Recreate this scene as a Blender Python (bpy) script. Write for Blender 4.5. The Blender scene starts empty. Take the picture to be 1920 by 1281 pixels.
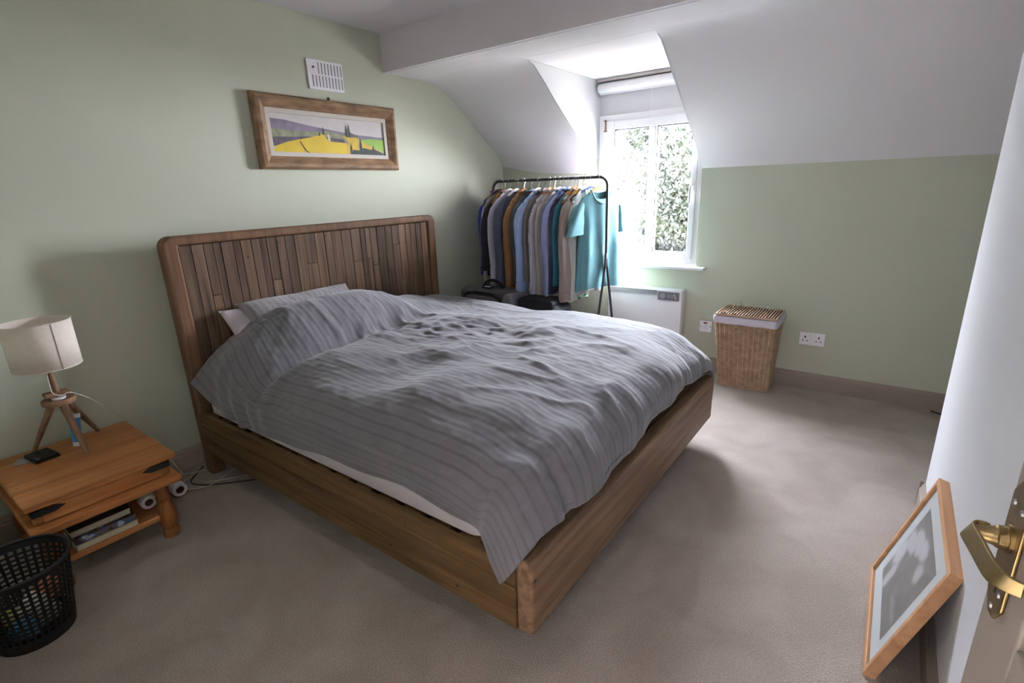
import bpy, bmesh, math, random
from mathutils import Vector, Matrix, noise
random.seed(7)
PI = math.pi
S = bpy.context.scene
COL = S.collection

# ------------------------------------------------------------------ camera
cam_d = bpy.data.cameras.new('camera')
cam = bpy.data.objects.new('camera', cam_d)
COL.objects.link(cam)
right = Vector((0.80638032, 0.59048166, -0.03289664))
up = Vector((-0.14402512, 0.25002719, 0.95746706))
fwd = Vector((-0.5735918, 0.76734465, -0.2866612))
cam.matrix_world = Matrix(((right.x, up.x, -fwd.x, 0), (right.y, up.y, -fwd.y, 0), (right.z, up.z, -fwd.z, 1.4), (0, 0, 0, 1)))
cam_d.sensor_width = 36
cam_d.lens = 36 * 960.28 / 1920
cam_d.clip_start = 0.02
cam_d.clip_end = 200
S.camera = cam

# ------------------------------------------------------------------ light and exposure
W = bpy.data.worlds.new('sky'); S.world = W
W.use_nodes = True
wn = W.node_tree.nodes; wl = W.node_tree.links
bg = wn['Background']
tc = wn.new('ShaderNodeTexCoord'); sx = wn.new('ShaderNodeSeparateXYZ'); rp = wn.new('ShaderNodeValToRGB')
wl.new(tc.outputs['Generated'], sx.inputs[0]); wl.new(sx.outputs['Z'], rp.inputs[0]); wl.new(rp.outputs[0], bg.inputs[0])
rp.color_ramp.elements[0].position = 0.0; rp.color_ramp.elements[0].color = (0.88, 0.91, 1.0, 1)
rp.color_ramp.elements[1].position = 0.7; rp.color_ramp.elements[1].color = (0.80, 0.86, 1.0, 1)
bg.inputs[1].default_value = 78.0

sun_d = bpy.data.lights.new('sun', 'SUN'); sun = bpy.data.objects.new('sun', sun_d); COL.objects.link(sun)
sun_d.energy = 120; sun_d.angle = math.radians(2); sun_d.color = (1, .95, .86)
sun.rotation_euler = Vector((-0.62, -0.50, -0.62)).to_track_quat('-Z', 'Y').to_euler()

def area(name, loc, direction, sx_, sy_, power, color=(1, 1, 1), portal=False):
    d = bpy.data.lights.new(name, 'AREA'); d.shape = 'RECTANGLE'; d.size = sx_; d.size_y = sy_
    d.energy = power; d.color = color
    if portal: d.cycles.is_portal = True
    o = bpy.data.objects.new(name, d); COL.objects.link(o); o.location = loc
    o.rotation_euler = Vector(direction).to_track_quat('-Z', 'Y').to_euler()
    return o
area('window_portal', (-1.575, 4.02, 1.35), (0, -1, 0), 0.86, 1.2, 1, portal=True)
# unseen fill light added behind the open doorway in which the camera stands
area('landing_fill', (-0.25, -2.05, 1.35), (0, 1, .05), 1.5, 1.7, 8.0, (1, .96, .91))
area('overhead_fill', (-1.1, .45, 2.32), (0, 0, -1), 0.4, 0.4, 1.3, (1, .92, .82))  # weak overhead fill added out of view to lift the floor

S.view_settings.view_transform = 'Standard'
S.view_settings.look = 'None'
S.view_settings.exposure = 1.18
S.view_settings.gamma = 1
S.view_settings.use_curve_mapping = False
S.cycles.max_bounces = 10
S.cycles.diffuse_bounces = 6

# ------------------------------------------------------------------ materials
def lin(c):
    return tuple(((v / 12.92) if v <= .04045 else ((v + .055) / 1.055) ** 2.4) for v in [x / 255 for x in c])
MATS = {}
def nmat(name, rgb, rough=.8, spec=.3, metal=0., var=0., scale=8., bump=0., bscale=120., stretch=None, sheen=0., coord='Object'):
    m = bpy.data.materials.new(name); m.use_nodes = True
    n = m.node_tree.nodes; l = m.node_tree.links; b = n['Principled BSDF']
    c = lin(rgb)
    b.inputs['Roughness'].default_value = rough; b.inputs['Metallic'].default_value = metal
    b.inputs['Specular IOR Level'].default_value = spec
    if sheen: b.inputs['Sheen Weight'].default_value = sheen
    t = n.new('ShaderNodeTexCoord'); mp = n.new('ShaderNodeMapping'); l.new(t.outputs[coord], mp.inputs[0])
    if stretch: mp.inputs['Scale'].default_value = stretch
    nz = n.new('ShaderNodeTexNoise'); nz.inputs['Scale'].default_value = scale; nz.inputs['Detail'].default_value = 5
    l.new(mp.outputs[0], nz.inputs[0])
    cr = n.new('ShaderNodeValToRGB'); l.new(nz.outputs[0], cr.inputs[0])
    cr.color_ramp.elements[0].position = .3; cr.color_ramp.elements[1].position = .7
    cr.color_ramp.elements[0].color = tuple(v * (1 - var) for v in c) + (1,)
    cr.color_ramp.elements[1].color = tuple(min(1, v * (1 + var)) for v in c) + (1,)
    l.new(cr.outputs[0], b.inputs['Base Color'])
    if bump:
        n2 = n.new('ShaderNodeTexNoise'); n2.inputs['Scale'].default_value = bscale; n2.inputs['Detail'].default_value = 3
        l.new(mp.outputs[0], n2.inputs[0])
        bp = n.new('ShaderNodeBump'); bp.inputs['Strength'].default_value = bump; bp.inputs['Distance'].default_value = .004
        l.new(n2.outputs[0], bp.inputs['Height']); l.new(bp.outputs[0], b.inputs['Normal'])
    MATS[name] = m
    return m

def wood(name, dark, mid, light, axis='z', rough=.6, tint=0.0, knots=True, grain=1.0, spec=.3):
    """grain runs along axis; tint = how much each separate board differs (by its own object)."""
    m = bpy.data.materials.new(name); m.use_nodes = True
    n = m.node_tree.nodes; l = m.node_tree.links; b = n['Principled BSDF']
    b.inputs['Roughness'].default_value = rough; b.inputs['Specular IOR Level'].default_value = spec
    t = n.new('ShaderNodeTexCoord'); mp = n.new('ShaderNodeMapping'); l.new(t.outputs['Object'], mp.inputs[0])
    s = {'x': (1.2, 22, 22), 'y': (22, 1.2, 22), 'z': (22, 22, 1.2)}[axis]
    mp.inputs['Scale'].default_value = tuple(v * grain for v in s)
    oi = n.new('ShaderNodeObjectInfo')
    ml = n.new('ShaderNodeMath'); ml.operation = 'MULTIPLY'; ml.inputs[1].default_value = 37
    l.new(oi.outputs['Random'], ml.inputs[0])
    cb = n.new('ShaderNodeCombineXYZ')
    for i in range(3): l.new(ml.outputs[0], cb.inputs[i])
    l.new(cb.outputs[0], mp.inputs['Location'])
    nz = n.new('ShaderNodeTexNoise'); nz.inputs['Scale'].default_value = 1.6; nz.inputs['Detail'].default_value = 8
    nz.inputs['Distortion'].default_value = .6
    l.new(mp.outputs[0], nz.inputs[0])
    cr = n.new('ShaderNodeValToRGB'); l.new(nz.outputs[0], cr.inputs[0])
    e = cr.color_ramp.elements
    e[0].position = .25; e[0].color = lin(dark) + (1,)
    e[1].position = .78; e[1].color = lin(light) + (1,)
    k = cr.color_ramp.elements.new(.5); k.color = lin(mid) + (1,)
    out = cr.outputs[0]
    if tint:
        rr = n.new('ShaderNodeValToRGB'); l.new(oi.outputs['Random'], rr.inputs[0])
        rr.color_ramp.interpolation = 'CONSTANT'
        ee = rr.color_ramp.elements
        tones = [(.62, .56, .56), (1.15, 1.12, 1.05), (.85, .78, .80), (1.3, 1.2, 1.05), (.98, .95, .95), (.72, .68, .64), (1.1, 1.0, .88)]
        ee[0].color = tuple(1 + (v - 1) * tint for v in tones[0]) + (1,)
        ee[1].position = 1 / 7; ee[1].color = tuple(1 + (v - 1) * tint for v in tones[1]) + (1,)
        for i in range(2, 7):
            q = ee.new(i / 7); q.color = tuple(1 + (v - 1) * tint for v in tones[i]) + (1,)
        mx = n.new('ShaderNodeMix'); mx.data_type = 'RGBA'; mx.blend_type = 'MULTIPLY'; mx.inputs[0].default_value = 1
        l.new(out, mx.inputs[6]); l.new(rr.outputs[0], mx.inputs[7]); out = mx.outputs[2]
    if knots:
        vo = n.new('ShaderNodeTexVoronoi'); vo.inputs['Scale'].default_value = 9.0
        l.new(t.outputs['Object'], vo.inputs['Vector'])
        c2 = n.new('ShaderNodeValToRGB'); l.new(vo.outputs['Distance'], c2.inputs[0])
        c2.color_ramp.elements[0].position = .035; c2.color_ramp.elements[0].color = (.12, .09, .07, 1)
        c2.color_ramp.elements[1].position = .075; c2.color_ramp.elements[1].color = (1, 1, 1, 1)
        mx = n.new('ShaderNodeMix'); mx.data_type = 'RGBA'; mx.blend_type = 'MULTIPLY'; mx.inputs[0].default_value = 1
        l.new(out, mx.inputs[6]); l.new(c2.outputs[0], mx.inputs[7]); out = mx.outputs[2]
    l.new(out, b.inputs['Base Color'])
    bp = n.new('ShaderNodeBump'); bp.inputs['Strength'].default_value = .35; bp.inputs['Distance'].default_value = .002
    l.new(nz.outputs[0], bp.inputs['Height']); l.new(bp.outputs[0], b.inputs['Normal'])
    MATS[name] = m
    return m

GREEN = nmat('green_wall_paint', (193, 196, 179), .85, .2, var=.03, scale=1.5, bump=.05, bscale=60)
WHITE = nmat('white_ceiling_paint', (224, 221, 226), .85, .2, var=.015, scale=1.2, bump=.04, bscale=40)
WALLW = nmat('white_wall_paint', (205, 205, 208), .8, .2, var=.01, bump=.04, bscale=50)
TAUPE = nmat('taupe_gloss_paint', (150, 136, 126), .45, .4, var=.02)
UPVC = nmat('white_window_plastic', (232, 232, 235), .35, .4)
DOORP = nmat('beige_door_paint', (150, 140, 130), .5, .35, var=.02)
CARPET = None
def carpet():
    m = bpy.data.materials.new('beige_carpet'); m.use_nodes = True
    n = m.node_tree.nodes; l = m.node_tree.links; b = n['Principled BSDF']
    b.inputs['Roughness'].default_value = 1; b.inputs['Specular IOR Level'].default_value = .1
    b.inputs['Sheen Weight'].default_value = .25
    t = n.new('ShaderNodeTexCoord')
    a = n.new('ShaderNodeTexNoise'); a.inputs['Scale'].default_value = 3.2; a.inputs['Detail'].default_value = 4; a.inputs['Distortion'].default_value = .7
    f = n.new('ShaderNodeTexNoise'); f.inputs['Scale'].default_value = 210; f.inputs['Detail'].default_value = 3
    l.new(t.outputs['Object'], a.inputs[0]); l.new(t.outputs['Object'], f.inputs[0])
    c1 = n.new('ShaderNodeValToRGB'); l.new(a.outputs[0], c1.inputs[0])
    c1.color_ramp.elements[0].position = .35; c1.color_ramp.elements[0].color = lin((165, 151, 141)) + (1,)
    c1.color_ramp.elements[1].position = .68; c1.color_ramp.elements[1].color = lin((182, 169, 159)) + (1,)
    c2 = n.new('ShaderNodeValToRGB'); l.new(f.outputs[0], c2.inputs[0])
    c2.color_ramp.elements[0].position = .3; c2.color_ramp.elements[0].color = (.72, .72, .72, 1)
    c2.color_ramp.elements[1].position = .7; c2.color_ramp.elements[1].color = (1.1, 1.1, 1.1, 1)
    mx = n.new('ShaderNodeMix'); mx.data_type = 'RGBA'; mx.blend_type = 'MULTIPLY'; mx.inputs[0].default_value = 1
    l.new(c1.outputs[0], mx.inputs[6]); l.new(c2.outputs[0], mx.inputs[7]); l.new(mx.outputs[2], b.inputs['Base Color'])
    bp = n.new('ShaderNodeBump'); bp.inputs['Strength'].default_value = .8; bp.inputs['Distance'].default_value = .006
    l.new(f.outputs[0], bp.inputs['Height']); l.new(bp.outputs[0], b.inputs['Normal'])
    return m
CARPET = carpet()

# ------------------------------------------------------------------ mesh helpers
class G:
    def __init__(s): s.v = []; s.f = []; s.mi = []; s.cur = 0
    def add(s, vs, fs):
        o = len(s.v); s.v += [tuple(p) for p in vs]
        for f in fs: s.f.append(tuple(i + o for i in f)); s.mi.append(s.cur)
        return s
    def box(s, x0, y0, z0, x1, y1, z1):
        if x0 > x1: x0, x1 = x1, x0
        if y0 > y1: y0, y1 = y1, y0
        if z0 > z1: z0, z1 = z1, z0
        vs = [(x0, y0, z0), (x1, y0, z0), (x1, y1, z0), (x0, y1, z0), (x0, y0, z1), (x1, y0, z1), (x1, y1, z1), (x0, y1, z1)]
        return s.add(vs, [(0, 3, 2, 1), (4, 5, 6, 7), (0, 1, 5, 4), (1, 2, 6, 5), (2, 3, 7, 6), (3, 0, 4, 7)])
    def prism(s, poly, axis, a, b):
        """poly: 2-D points in the plane across axis (x: (y,z); y: (x,z); z: (x,y))"""
        def P(p, t):
            return {'x': (t, p[0], p[1]), 'y': (p[0], t, p[1]), 'z': (p[0], p[1], t)}[axis]
        n = len(poly)
        vs = [P(p, a) for p in poly] + [P(p, b) for p in poly]
        fs = [tuple(range(n - 1, -1, -1)), tuple(range(n, 2 * n))] + [(i, (i + 1) % n, n + (i + 1) % n, n + i) for i in range(n)]
        return s.add(vs, fs)
    def tube(s, pts, r, n=8, cap=True, closed=False):
        pts = [Vector(p) for p in pts]; N = len(pts)
        rs = r if isinstance(r, (list, tuple)) else [r] * N
        t0 = (pts[1] - pts[0]).normalized()
        nrm = t0.orthogonal().normalized(); rings = []; prev = t0
        for i, p in enumerate(pts):
            a = pts[max(i - 1, 0)]; b = pts[min(i + 1, N - 1)]
            if closed: a = pts[i - 1]; b = pts[(i + 1) % N]
            t = (b - a)
            t = t.normalized() if t.length > 1e-9 else prev
            q = prev.rotation_difference(t); nrm = q @ nrm; prev = t
            bn = t.cross(nrm)
            rr = rs[i] if isinstance(rs[i], (tuple, list)) else (rs[i], rs[i])
            rings.append([p + nrm * math.cos(2 * PI * k / n) * rr[0] + bn * math.sin(2 * PI * k / n) * rr[1] for k in range(n)])
        vs = [v for R in rings for v in R]; fs = []
        M = N if closed else N - 1
        for i in range(M):
            j = (i + 1) % N
            for k in range(n):
                fs.append((i * n + k, i * n + (k + 1) % n, j * n + (k + 1) % n, j * n + k))
        if cap and not closed:
            fs.append(tuple(range(n - 1, -1, -1))); fs.append(tuple((N - 1) * n + k for k in range(n)))
        return s.add(vs, fs)
    def lathe(s, prof, c, n=24, cap=True, M=None):
        vs = []
        for r, z in prof:
            for k in range(n):
                p = Vector((r * math.cos(2 * PI * k / n), r * math.sin(2 * PI * k / n), z))
                if M: p = M @ p
                vs.append(tuple(p + Vector(c)))
        fs = [(i * n + k, i * n + (k + 1) % n, (i + 1) * n + (k + 1) % n, (i + 1) * n + k) for i in range(len(prof) - 1) for k in range(n)]
        if cap:
            fs.append(tuple(range(n - 1, -1, -1))); fs.append(tuple((len(prof) - 1) * n + k for k in range(n)))
        return s.add(vs, fs)
    def grid(s, P, nu, nv, wrap=False):
        vs = [P(i, j) for i in range(nu) for j in range(nv)]
        fs = []
        for i in range(nu - 1):
            for j in range(nv if wrap else nv - 1):
                j2 = (j + 1) % nv
                fs.append((i * nv + j, (i + 1) * nv + j, (i + 1) * nv + j2, i * nv + j2))
        return s.add(vs, fs)
    def mesh(s, name, smooth=None):
        m = bpy.data.meshes.new(name); m.from_pydata([tuple(v) for v in s.v], [], s.f)
        for p, i in zip(m.polygons, s.mi): p.material_index = i
        bm = bmesh.new(); bm.from_mesh(m); bmesh.ops.recalc_face_normals(bm, faces=bm.faces); bm.to_mesh(m); bm.free()
        m.update()
        if smooth is not None:
            for p in m.polygons: p.use_smooth = True
            m.set_sharp_from_angle(angle=math.radians(smooth))
        return m

def tag(o, label=None, cat=None, group=None, kind=None):
    if label: o['label'] = label
    if cat: o['category'] = cat
    if group: o['group'] = group
    if kind: o['kind'] = kind
    return o
def ob(name, g, mat, parent=None, smooth=None, bevel=0, seg=2, solid=None):
    m = g.mesh(name, smooth) if isinstance(g, G) else g
    for q in (mat if isinstance(mat, (list, tuple)) else [mat]): 
        if len(m.materials) < 12 and isinstance(g, G): m.materials.append(q)
    o = bpy.data.objects.new(name, m); COL.objects.link(o)
    if parent:
        o.parent = parent
        o.matrix_parent_inverse = Matrix.Translation(-Vector(parent['_o'])) if '_o' in parent else Matrix.Identity(4)
    if solid:
        q = o.modifiers.new('thickness', 'SOLIDIFY'); q.thickness = solid; q.offset = -1
    if bevel:
        q = o.modifiers.new('bevel', 'BEVEL'); q.width = bevel; q.segments = seg; q.limit_method = 'ANGLE'; q.angle_limit = math.radians(35)
        q.harden_normals = False
    return o
def thing(name, loc, label, cat, group=None):
    """Empty at the thing's base; the parts' meshes are written in room coordinates."""
    o = bpy.data.objects.new(name, None); COL.objects.link(o); o.location = loc; o.empty_display_size = .05
    o['_o'] = tuple(loc)
    return tag(o, label, cat, group)
def struct(name, g, mat, smooth=None, bevel=0, parent=None):
    o = ob(name, g, mat, parent, smooth, bevel)
    if not parent: o['kind'] = 'structure'
    return o

# ------------------------------------------------------------------ ROOM
XL, YF, XP = -2.926, 3.865, 0.262
struct('floor', G().box(-3.1, -2.2, -.12, 1.6, 4.05, 0), CARPET)
struct('wall_left', G().box(-3.1, -.2, 0, XL, 4.05, 2.5), GREEN)
WX0, WX1, WZ0, WZ1 = -1.99, -1.165, .80, 1.912       # window opening
g = G(); g.box(-3.1, YF, 0, WX0, 4.05, 1.60); g.box(WX1, YF, 0, 1.6, 4.05, 1.60); g.box(WX0, YF, 0, WX1, 4.05, WZ0 - .024)
struct('wall_far', g, GREEN)
struct('wall_dormer_front', G().box(WX0 - .05, 3.915, WZ1, WX1 + .05, 4.05, 2.4), WALLW)
struct('wall_right', G().box(XP, -.2, 0, .38, 2.62, 2.45), WALLW, bevel=.004)
struct('wall_alcove', G().box(1.4, 2.3, 0, 1.6, 4.05, 2.5), GREEN)
g = G(); g.box(.38, 2.3, 0, 1.6, 2.42, 2.5)
struct('wall_alcove_back', g, WALLW)
g = G(); g.box(-3.1, -.2, 0, -.62, -.05, 2.45); g.box(.2, -.2, 0, XP, -.05, 2.45); g.box(-.62, -.2, 2.02, .2, -.05, 2.45)
struct('wall_back', g, GREEN)
g = G(); g.box(-1.3, -2.2, 0, -1.2, -.2, 2.45); g.box(.7, -2.2, 0, .8, -.2, 2.45); g.box(-1.3, -2.2, 0, .8, -2.1, 2.45)
struct('wall_landing', g, WALLW)
g = G(); g.box(-3.1, -2.2, 2.4, 1.6, 2.62, 2.52)
struct('ceiling', g, WHITE)
struct('trim_1', G().box(-3.1, 2.57, 2.168, 1.6, 2.66, 2.42), WHITE)           # downstand between the two ceiling heights
# flat low ceiling and dormer ceiling
g = G(); g.box(-3.1, 2.60, 2.166, 1.6, 3.02, 2.4); g.box(WX0 - .05, 2.9, 2.1655, WX1 + .05, 4.05, 2.4)
struct('ceiling_low', g, WHITE)
# sloped ceilings either side of the dormer
PL = [(2.70, 2.168), (2.85, 2.166), (2.98, 2.158), (3.08, 2.145), (3.16, 2.12), (3.23, 2.085), (3.33, 2.015), (3.48, 1.912), (3.60, 1.83), (3.72, 1.748), (3.80, 1.69), (3.85, 1.64), (3.872, 1.58), (3.872, 1.50)]
PM = [(2.70, 2.168), (2.85, 2.166), (2.94, 2.160), (3.00, 2.140), (3.06, 2.10), (3.13, 2.052), (3.24, 1.968), (3.36, 1.885), (3.50, 1.79), (3.63, 1.70), (3.73, 1.625), (3.79, 1.57), (3.84, 1.51), (3.872, 1.485)]
def slope(xa, xb, Pa, Pb, nx):
    g = G(); n = len(Pa)
    def P(i, j):
        t = i / (nx - 1); x = xa + (xb - xa) * t
        if j < n:
            y = Pa[j][0] + (Pb[j][0] - Pa[j][0]) * t; z = Pa[j][1] + (Pb[j][1] - Pa[j][1]) * t
            z += .004 * math.sin(x * 7 + y * 5) * (0 < j < n - 2)
            return (x, y, z)
        return [(x, 4.02, Pa[-1][1]), (x, 4.02, 2.36), (x, 2.70, 2.36)][j - n]
    g.grid(P, nx, n + 3, wrap=True)
    N = n + 3
    g.f.append(tuple(range(N))); g.mi.append(0)
    g.f.append(tuple((nx - 1) * N + k for k in range(N))); g.mi.append(0)
    return g
struct('ceiling_slope_left', slope(-3.0, -2.0, PL, PM, 14), WHITE, smooth=30)
struct('ceiling_slope_right', slope(WX1, 1.55, PM, PM, 24), WHITE, smooth=30)
cheek = PM[2:] + [(3.96, 1.485), (3.96, 2.168)]
struct('wall_dormer_left', G().prism(cheek, 'x', -2.002, -1.992), WALLW)
struct('wall_dormer_right', G().prism(cheek, 'x', WX1 - .006, WX1 + .002), WALLW)

# skirting boards (moulded profile)
def skirt(d):  # profile: (out, z)
    return [(0, 0), (d, 0), (d, .083), (d * .72, .088), (d * .72, .095), (d * .55, .1), (d * .35, .108), (d * .1, .115), (0, .115)]
sk = [(a, z) for a, z in skirt(.018)]
struct('baseboard_far', G().prism([(YF - a, z) for a, z in sk], 'x', -2.92, 1.4), TAUPE)
struct('baseboard_left', G().prism([(XL + a, z) for a, z in sk], 'y', -.05, YF), TAUPE)
g = G().prism([(XP - a, z) for a, z in sk], 'y', .85, 2.638)
g.prism([(2.62 + a, z) for a, z in sk], 'x', XP - .018, .38)
struct('baseboard_right', g, TAUPE)

# ------------------------------------------------------------------ WINDOW
GLASS = bpy.data.materials.new('window_glass'); GLASS.use_nodes = True
n = GLASS.node_tree.nodes; l = GLASS.node_tree.links; n.remove(n['Principled BSDF'])
tr = n.new('ShaderNodeBsdfTransparent'); gl = n.new('ShaderNodeBsdfGlossy'); gl.inputs['Roughness'].default_value = .02
def facing(n, l, k):
    lw = n.new('ShaderNodeLayerWeight'); lw.inputs[0].default_value = .5
    pw = n.new('ShaderNodeMath'); pw.operation = 'POWER'; pw.inputs[1].default_value = 5; l.new(lw.outputs['Facing'], pw.inputs[0])
    ma = n.new('ShaderNodeMath'); ma.operation = 'MULTIPLY_ADD'; ma.inputs[1].default_value = k; ma.inputs[2].default_value = .03; l.new(pw.outputs[0], ma.inputs[0])
    return ma
fr = facing(n, l, .5); mx = n.new('ShaderNodeMixShader')
l.new(fr.outputs[0], mx.inputs[0]); l.new(tr.outputs[0], mx.inputs[1]); l.new(gl.outputs[0], mx.inputs[2]); l.new(mx.outputs[0], n['Material Output'].inputs[0])
DARKR = nmat('dark_rubber', (48, 48, 56), .7)
METAL = nmat('dull_steel', (150, 150, 150), .35, metal=1.0)
def ring(g, x0, x1, z0, z1, t, y0, y1):
    g.box(x0, y0, z0, x0 + t, y1, z1); g.box(x1 - t, y0, z0, x1, y1, z1)
    g.box(x0 + t, y0, z0, x1 - t, y1, z0 + t); g.box(x0 + t, y0, z1 - t, x1 - t, y1, z1)
win = bpy.data.objects.new('window_1', None); COL.objects.link(win); win.location = (-1.575, 3.95, .80); win['_o'] = (-1.575, 3.95, .80); win['kind'] = 'structure'
g = G(); ring(g, -1.99, WX1, .80, 1.912, .045, 3.90, 3.97); ob('window_frame', g, UPVC, win, bevel=.004)
# opening sash with its two lights
g = G()
g.box(-1.945, 3.885, .845, -1.858, 3.955, 1.867); g.box(-1.252, 3.885, .845, -1.21, 3.955, 1.867)
g.box(-1.858, 3.885, .845, -1.252, 3.955, .888); g.box(-1.858, 3.885, 1.805, -1.252, 3.955, 1.867)
g.box(-1.58, 3.885, .888, -1.516, 3.955, 1.805)
ob('window_sash', g, UPVC, win, bevel=.006)
for (a, b) in ((-1.858, -1.58), (-1.516, -1.252)):
    g = G(); ring(g, a, b, .888, 1.805, .006, 3.897, 3.935); ob('gasket', g, DARKR, win)
    ob('pane', G().box(a + .004, 3.918, .892, b - .004, 3.924, 1.801), GLASS, win)
ob('hinge', G().box(-1.932, 3.876, 1.80, -1.922, 3.886, 1.872).box(-1.938, 3.872, 1.793, -1.918, 3.886, 1.803).box(-1.938, 3.872, 1.868, -1.918, 3.886, 1.877), nmat('bronze_hinge', (120, 95, 75), .5, metal=.6), win)
g = G(); g.box(-1.243, 3.872, 1.335, -1.221, 3.886, 1.40); g.tube([(-1.232, 3.885, 1.38), (-1.232, 3.845, 1.38), (-1.232, 3.835, 1.37), (-1.236, 3.835, 1.26)], .008, 8)
ob('window_handle', g, UPVC, win, smooth=40)
ob('window_sill', G().box(-2.05, 3.795, .776, -1.085, 3.90, .80), UPVC, win, bevel=.008, seg=3)

# roller blind above the window
t = thing('roller_blind', (-1.58, 3.87, 2.05), 'white roller blind rolled up under the dormer ceiling above the window', 'blind')
ob('bracket_rail', G().box(-1.985, 3.835, 2.142, -1.17, 3.912, 2.162), nmat('greige_metal', (176, 168, 162), .5), t)
g = G(); M = Matrix.Rotation(PI / 2, 3, 'Y'); g.lathe([(.034, 0), (.034, .79)], (-1.975, 3.868, 2.103), 24, True, M); ob('blind_roll', g, UPVC, t, smooth=40)
g = G(); g.lathe([(.038, 0), (.038, .006)], (-1.983, 3.868, 2.103), 24, True, M); ob('end_cap', g, MATS['greige_metal'], t, smooth=40)
g = G(); g.box(-1.97, 3.866, 2.055, -1.18, 3.87, 2.08); ob('hem_bar', g, UPVC, t)
g = G(); g.tube([(-1.56, 3.862, 2.06), (-1.56, 3.858, 1.78)], .0022, 6); ob('pull_cord', g, UPVC, t)
g = G(); g.lathe([(.003, 0), (.008, -.008), (.009, -.035), (.004, -.05)], (-1.56, 3.858, 1.785), 10); ob('cord_pull', g, UPVC, t, smooth=60)
o = ob('paper_slip', G().box(-1.47, 3.815, .8005, -1.30, 3.86, .8035), nmat('pink_paper', (205, 120, 125), .7)); tag(o, 'thin pink paper slip lying on the window sill', 'paper')

# ------------------------------------------------------------------ WALL FITTINGS
PLAST = nmat('white_plastic', (240, 237, 244), .35, .4)
GRILLE = nmat('grille_grey', (120, 118, 124), .5)
DARKG = nmat('dark_slot', (45, 45, 48), .8)
t = thing('panel_heater', (-1.525, 3.82, .19), 'white electric panel heater with grey top grille below the window', 'heater')
ob('casing', G().box(-1.83, 3.775, .19, -1.222, 3.862, .625), PLAST, t, bevel=.012, seg=3)
ob('grille_back', G().box(-1.815, 3.772, .578, -1.415, 3.776, .612), DARKG, t)
for i in range(50):
    x = -1.813 + i * .00805
    if i == 0: fin0 = ob('grille_fin', G().box(x, 3.767, .576, x + .0045, 3.774, .613), nmat('fin_grey', (178, 176, 184), .5), t)
    else:
        c = fin0.copy(); COL.objects.link(c); c.location.x = i * .00805
ob('control_panel', G().box(-1.405, 3.770, .542, -1.242, 3.776, .606), MATS['grille_grey'], t)
g = G(); Mx = Matrix.Rotation(PI / 2, 3, 'X'); g.lathe([(.020, 0), (.018, .008)], (-1.365, 3.770, .574), 20, True, Mx); ob('thermostat_dial', g, nmat('mid_grey_plastic', (150, 150, 156), .4), t, smooth=30)
for x, w in ((-1.325, .014), (-1.30, .014)): ob('rocker_switch', G().box(x, 3.766, .562, x + w, 3.772, .586), MATS['mid_grey_plastic'], t)
g = G(); g.tube([(-1.279, 3.768, .592), (-1.262, 3.768, .556)], .003, 6); ob('slider', g, PLAST, t)

t = thing('fused_switch', (-1.054, YF, .308), 'square white fused switch plate with red neon beside the wicker hamper', 'switch')
ob('plate', G().box(-1.100, 3.853, .310, -1.010, YF, .396), PLAST, t, bevel=.004)
ob('rocker', G().box(-1.066, 3.848, .330, -1.046, 3.854, .365), UPVC, t, bevel=.002)
ob('neon_lens', G().box(-1.070, 3.849, .376, -1.044, 3.854, .386), nmat('red_lens', (150, 30, 40), .3), t)
for x in (-1.09, -1.02): ob('screw', G().lathe([(.004, 0), (.003, .002)], (x, 3.853, .352), 10, True, Mx), GRILLE, t)
t = thing('double_socket', (-.353, YF, .31), 'white double wall socket to the right of the wicker hamper', 'socket')
ob('plate', G().box(-.428, 3.853, .312, -.278, YF, .400), PLAST, t, bevel=.004)
for cx in (-.393, -.313):
    ob('pin_hole', G().box(cx - .004, 3.8515, .362, cx + .004, 3.854, .376), DARKG, t)
    ob('pin_hole', G().box(cx - .017, 3.8515, .340, cx - .009, 3.854, .346), DARKG, t)
    ob('pin_hole', G().box(cx + .009, 3.8515, .340, cx + .017, 3.854, .346), DARKG, t)
for cx in (-.365, -.341): ob('rocker', G().box(cx - .007, 3.848, .372, cx + .007, 3.854, .392), UPVC, t, bevel=.002)

t = thing('wall_vent', (XL, 2.115, 2.0), 'white slotted plastic air vent high on the green wall above the painting', 'vent')
ob('vent_plate', G().box(XL, 1.990, 2.004, XL + .012, 2.238, 2.170), PLAST, t, bevel=.004)
for r in range(2):
    for k in range(10 if r == 0 else 8):
        y = 2.018 + (k + (0 if r == 0 else 2)) * .0225
        z = 2.020 if r == 0 else 2.092
        ob('vent_slot', G().box(XL + .0115, y, z, XL + .0128, y + .006, z + .062), GRILLE, t)
ob('vent_knob', G().lathe([(.006, 0), (.005, .008)], (XL + .012, 2.03, 2.125), 12, True, Matrix.Rotation(PI / 2, 3, 'Y')), GRILLE, t)

# ------------------------------------------------------------------ LANDSCAPE PAINTING ON THE LEFT WALL
FRAMEW = nmat('worn_gilt_frame', (134, 106, 80), .6, .3, var=.38, scale=26, bump=.5, bscale=50, stretch=(1, .35, 1))
t = thing('framed_painting', (XL, 2.105, 1.546), 'long landscape painting of yellow fields in a worn brown gilt frame', 'painting')
Y0, Y1, Z0, Z1 = 1.606, 2.606, 1.548, 1.948
prof = [(0, .0), (0, .030), (.012, .046), (.03, .05), (.046, .040), (.058, .030), (.068, .024), (.072, .020), (.072, 0)]
g = G(); N = len(prof)
def P(i, j):
    i = i % 4; a, h = prof[j]
    y, z = [(Y0 + a, Z0 + a), (Y1 - a, Z0 + a), (Y1 - a, Z1 - a), (Y0 + a, Z1 - a)][i]
    return (XL + .004 + h, y, z)
g.grid(P, 5, N); ob('picture_frame', g, FRAMEW, t)
CREAM = nmat('cream_slip', (186, 178, 168), .7)
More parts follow.
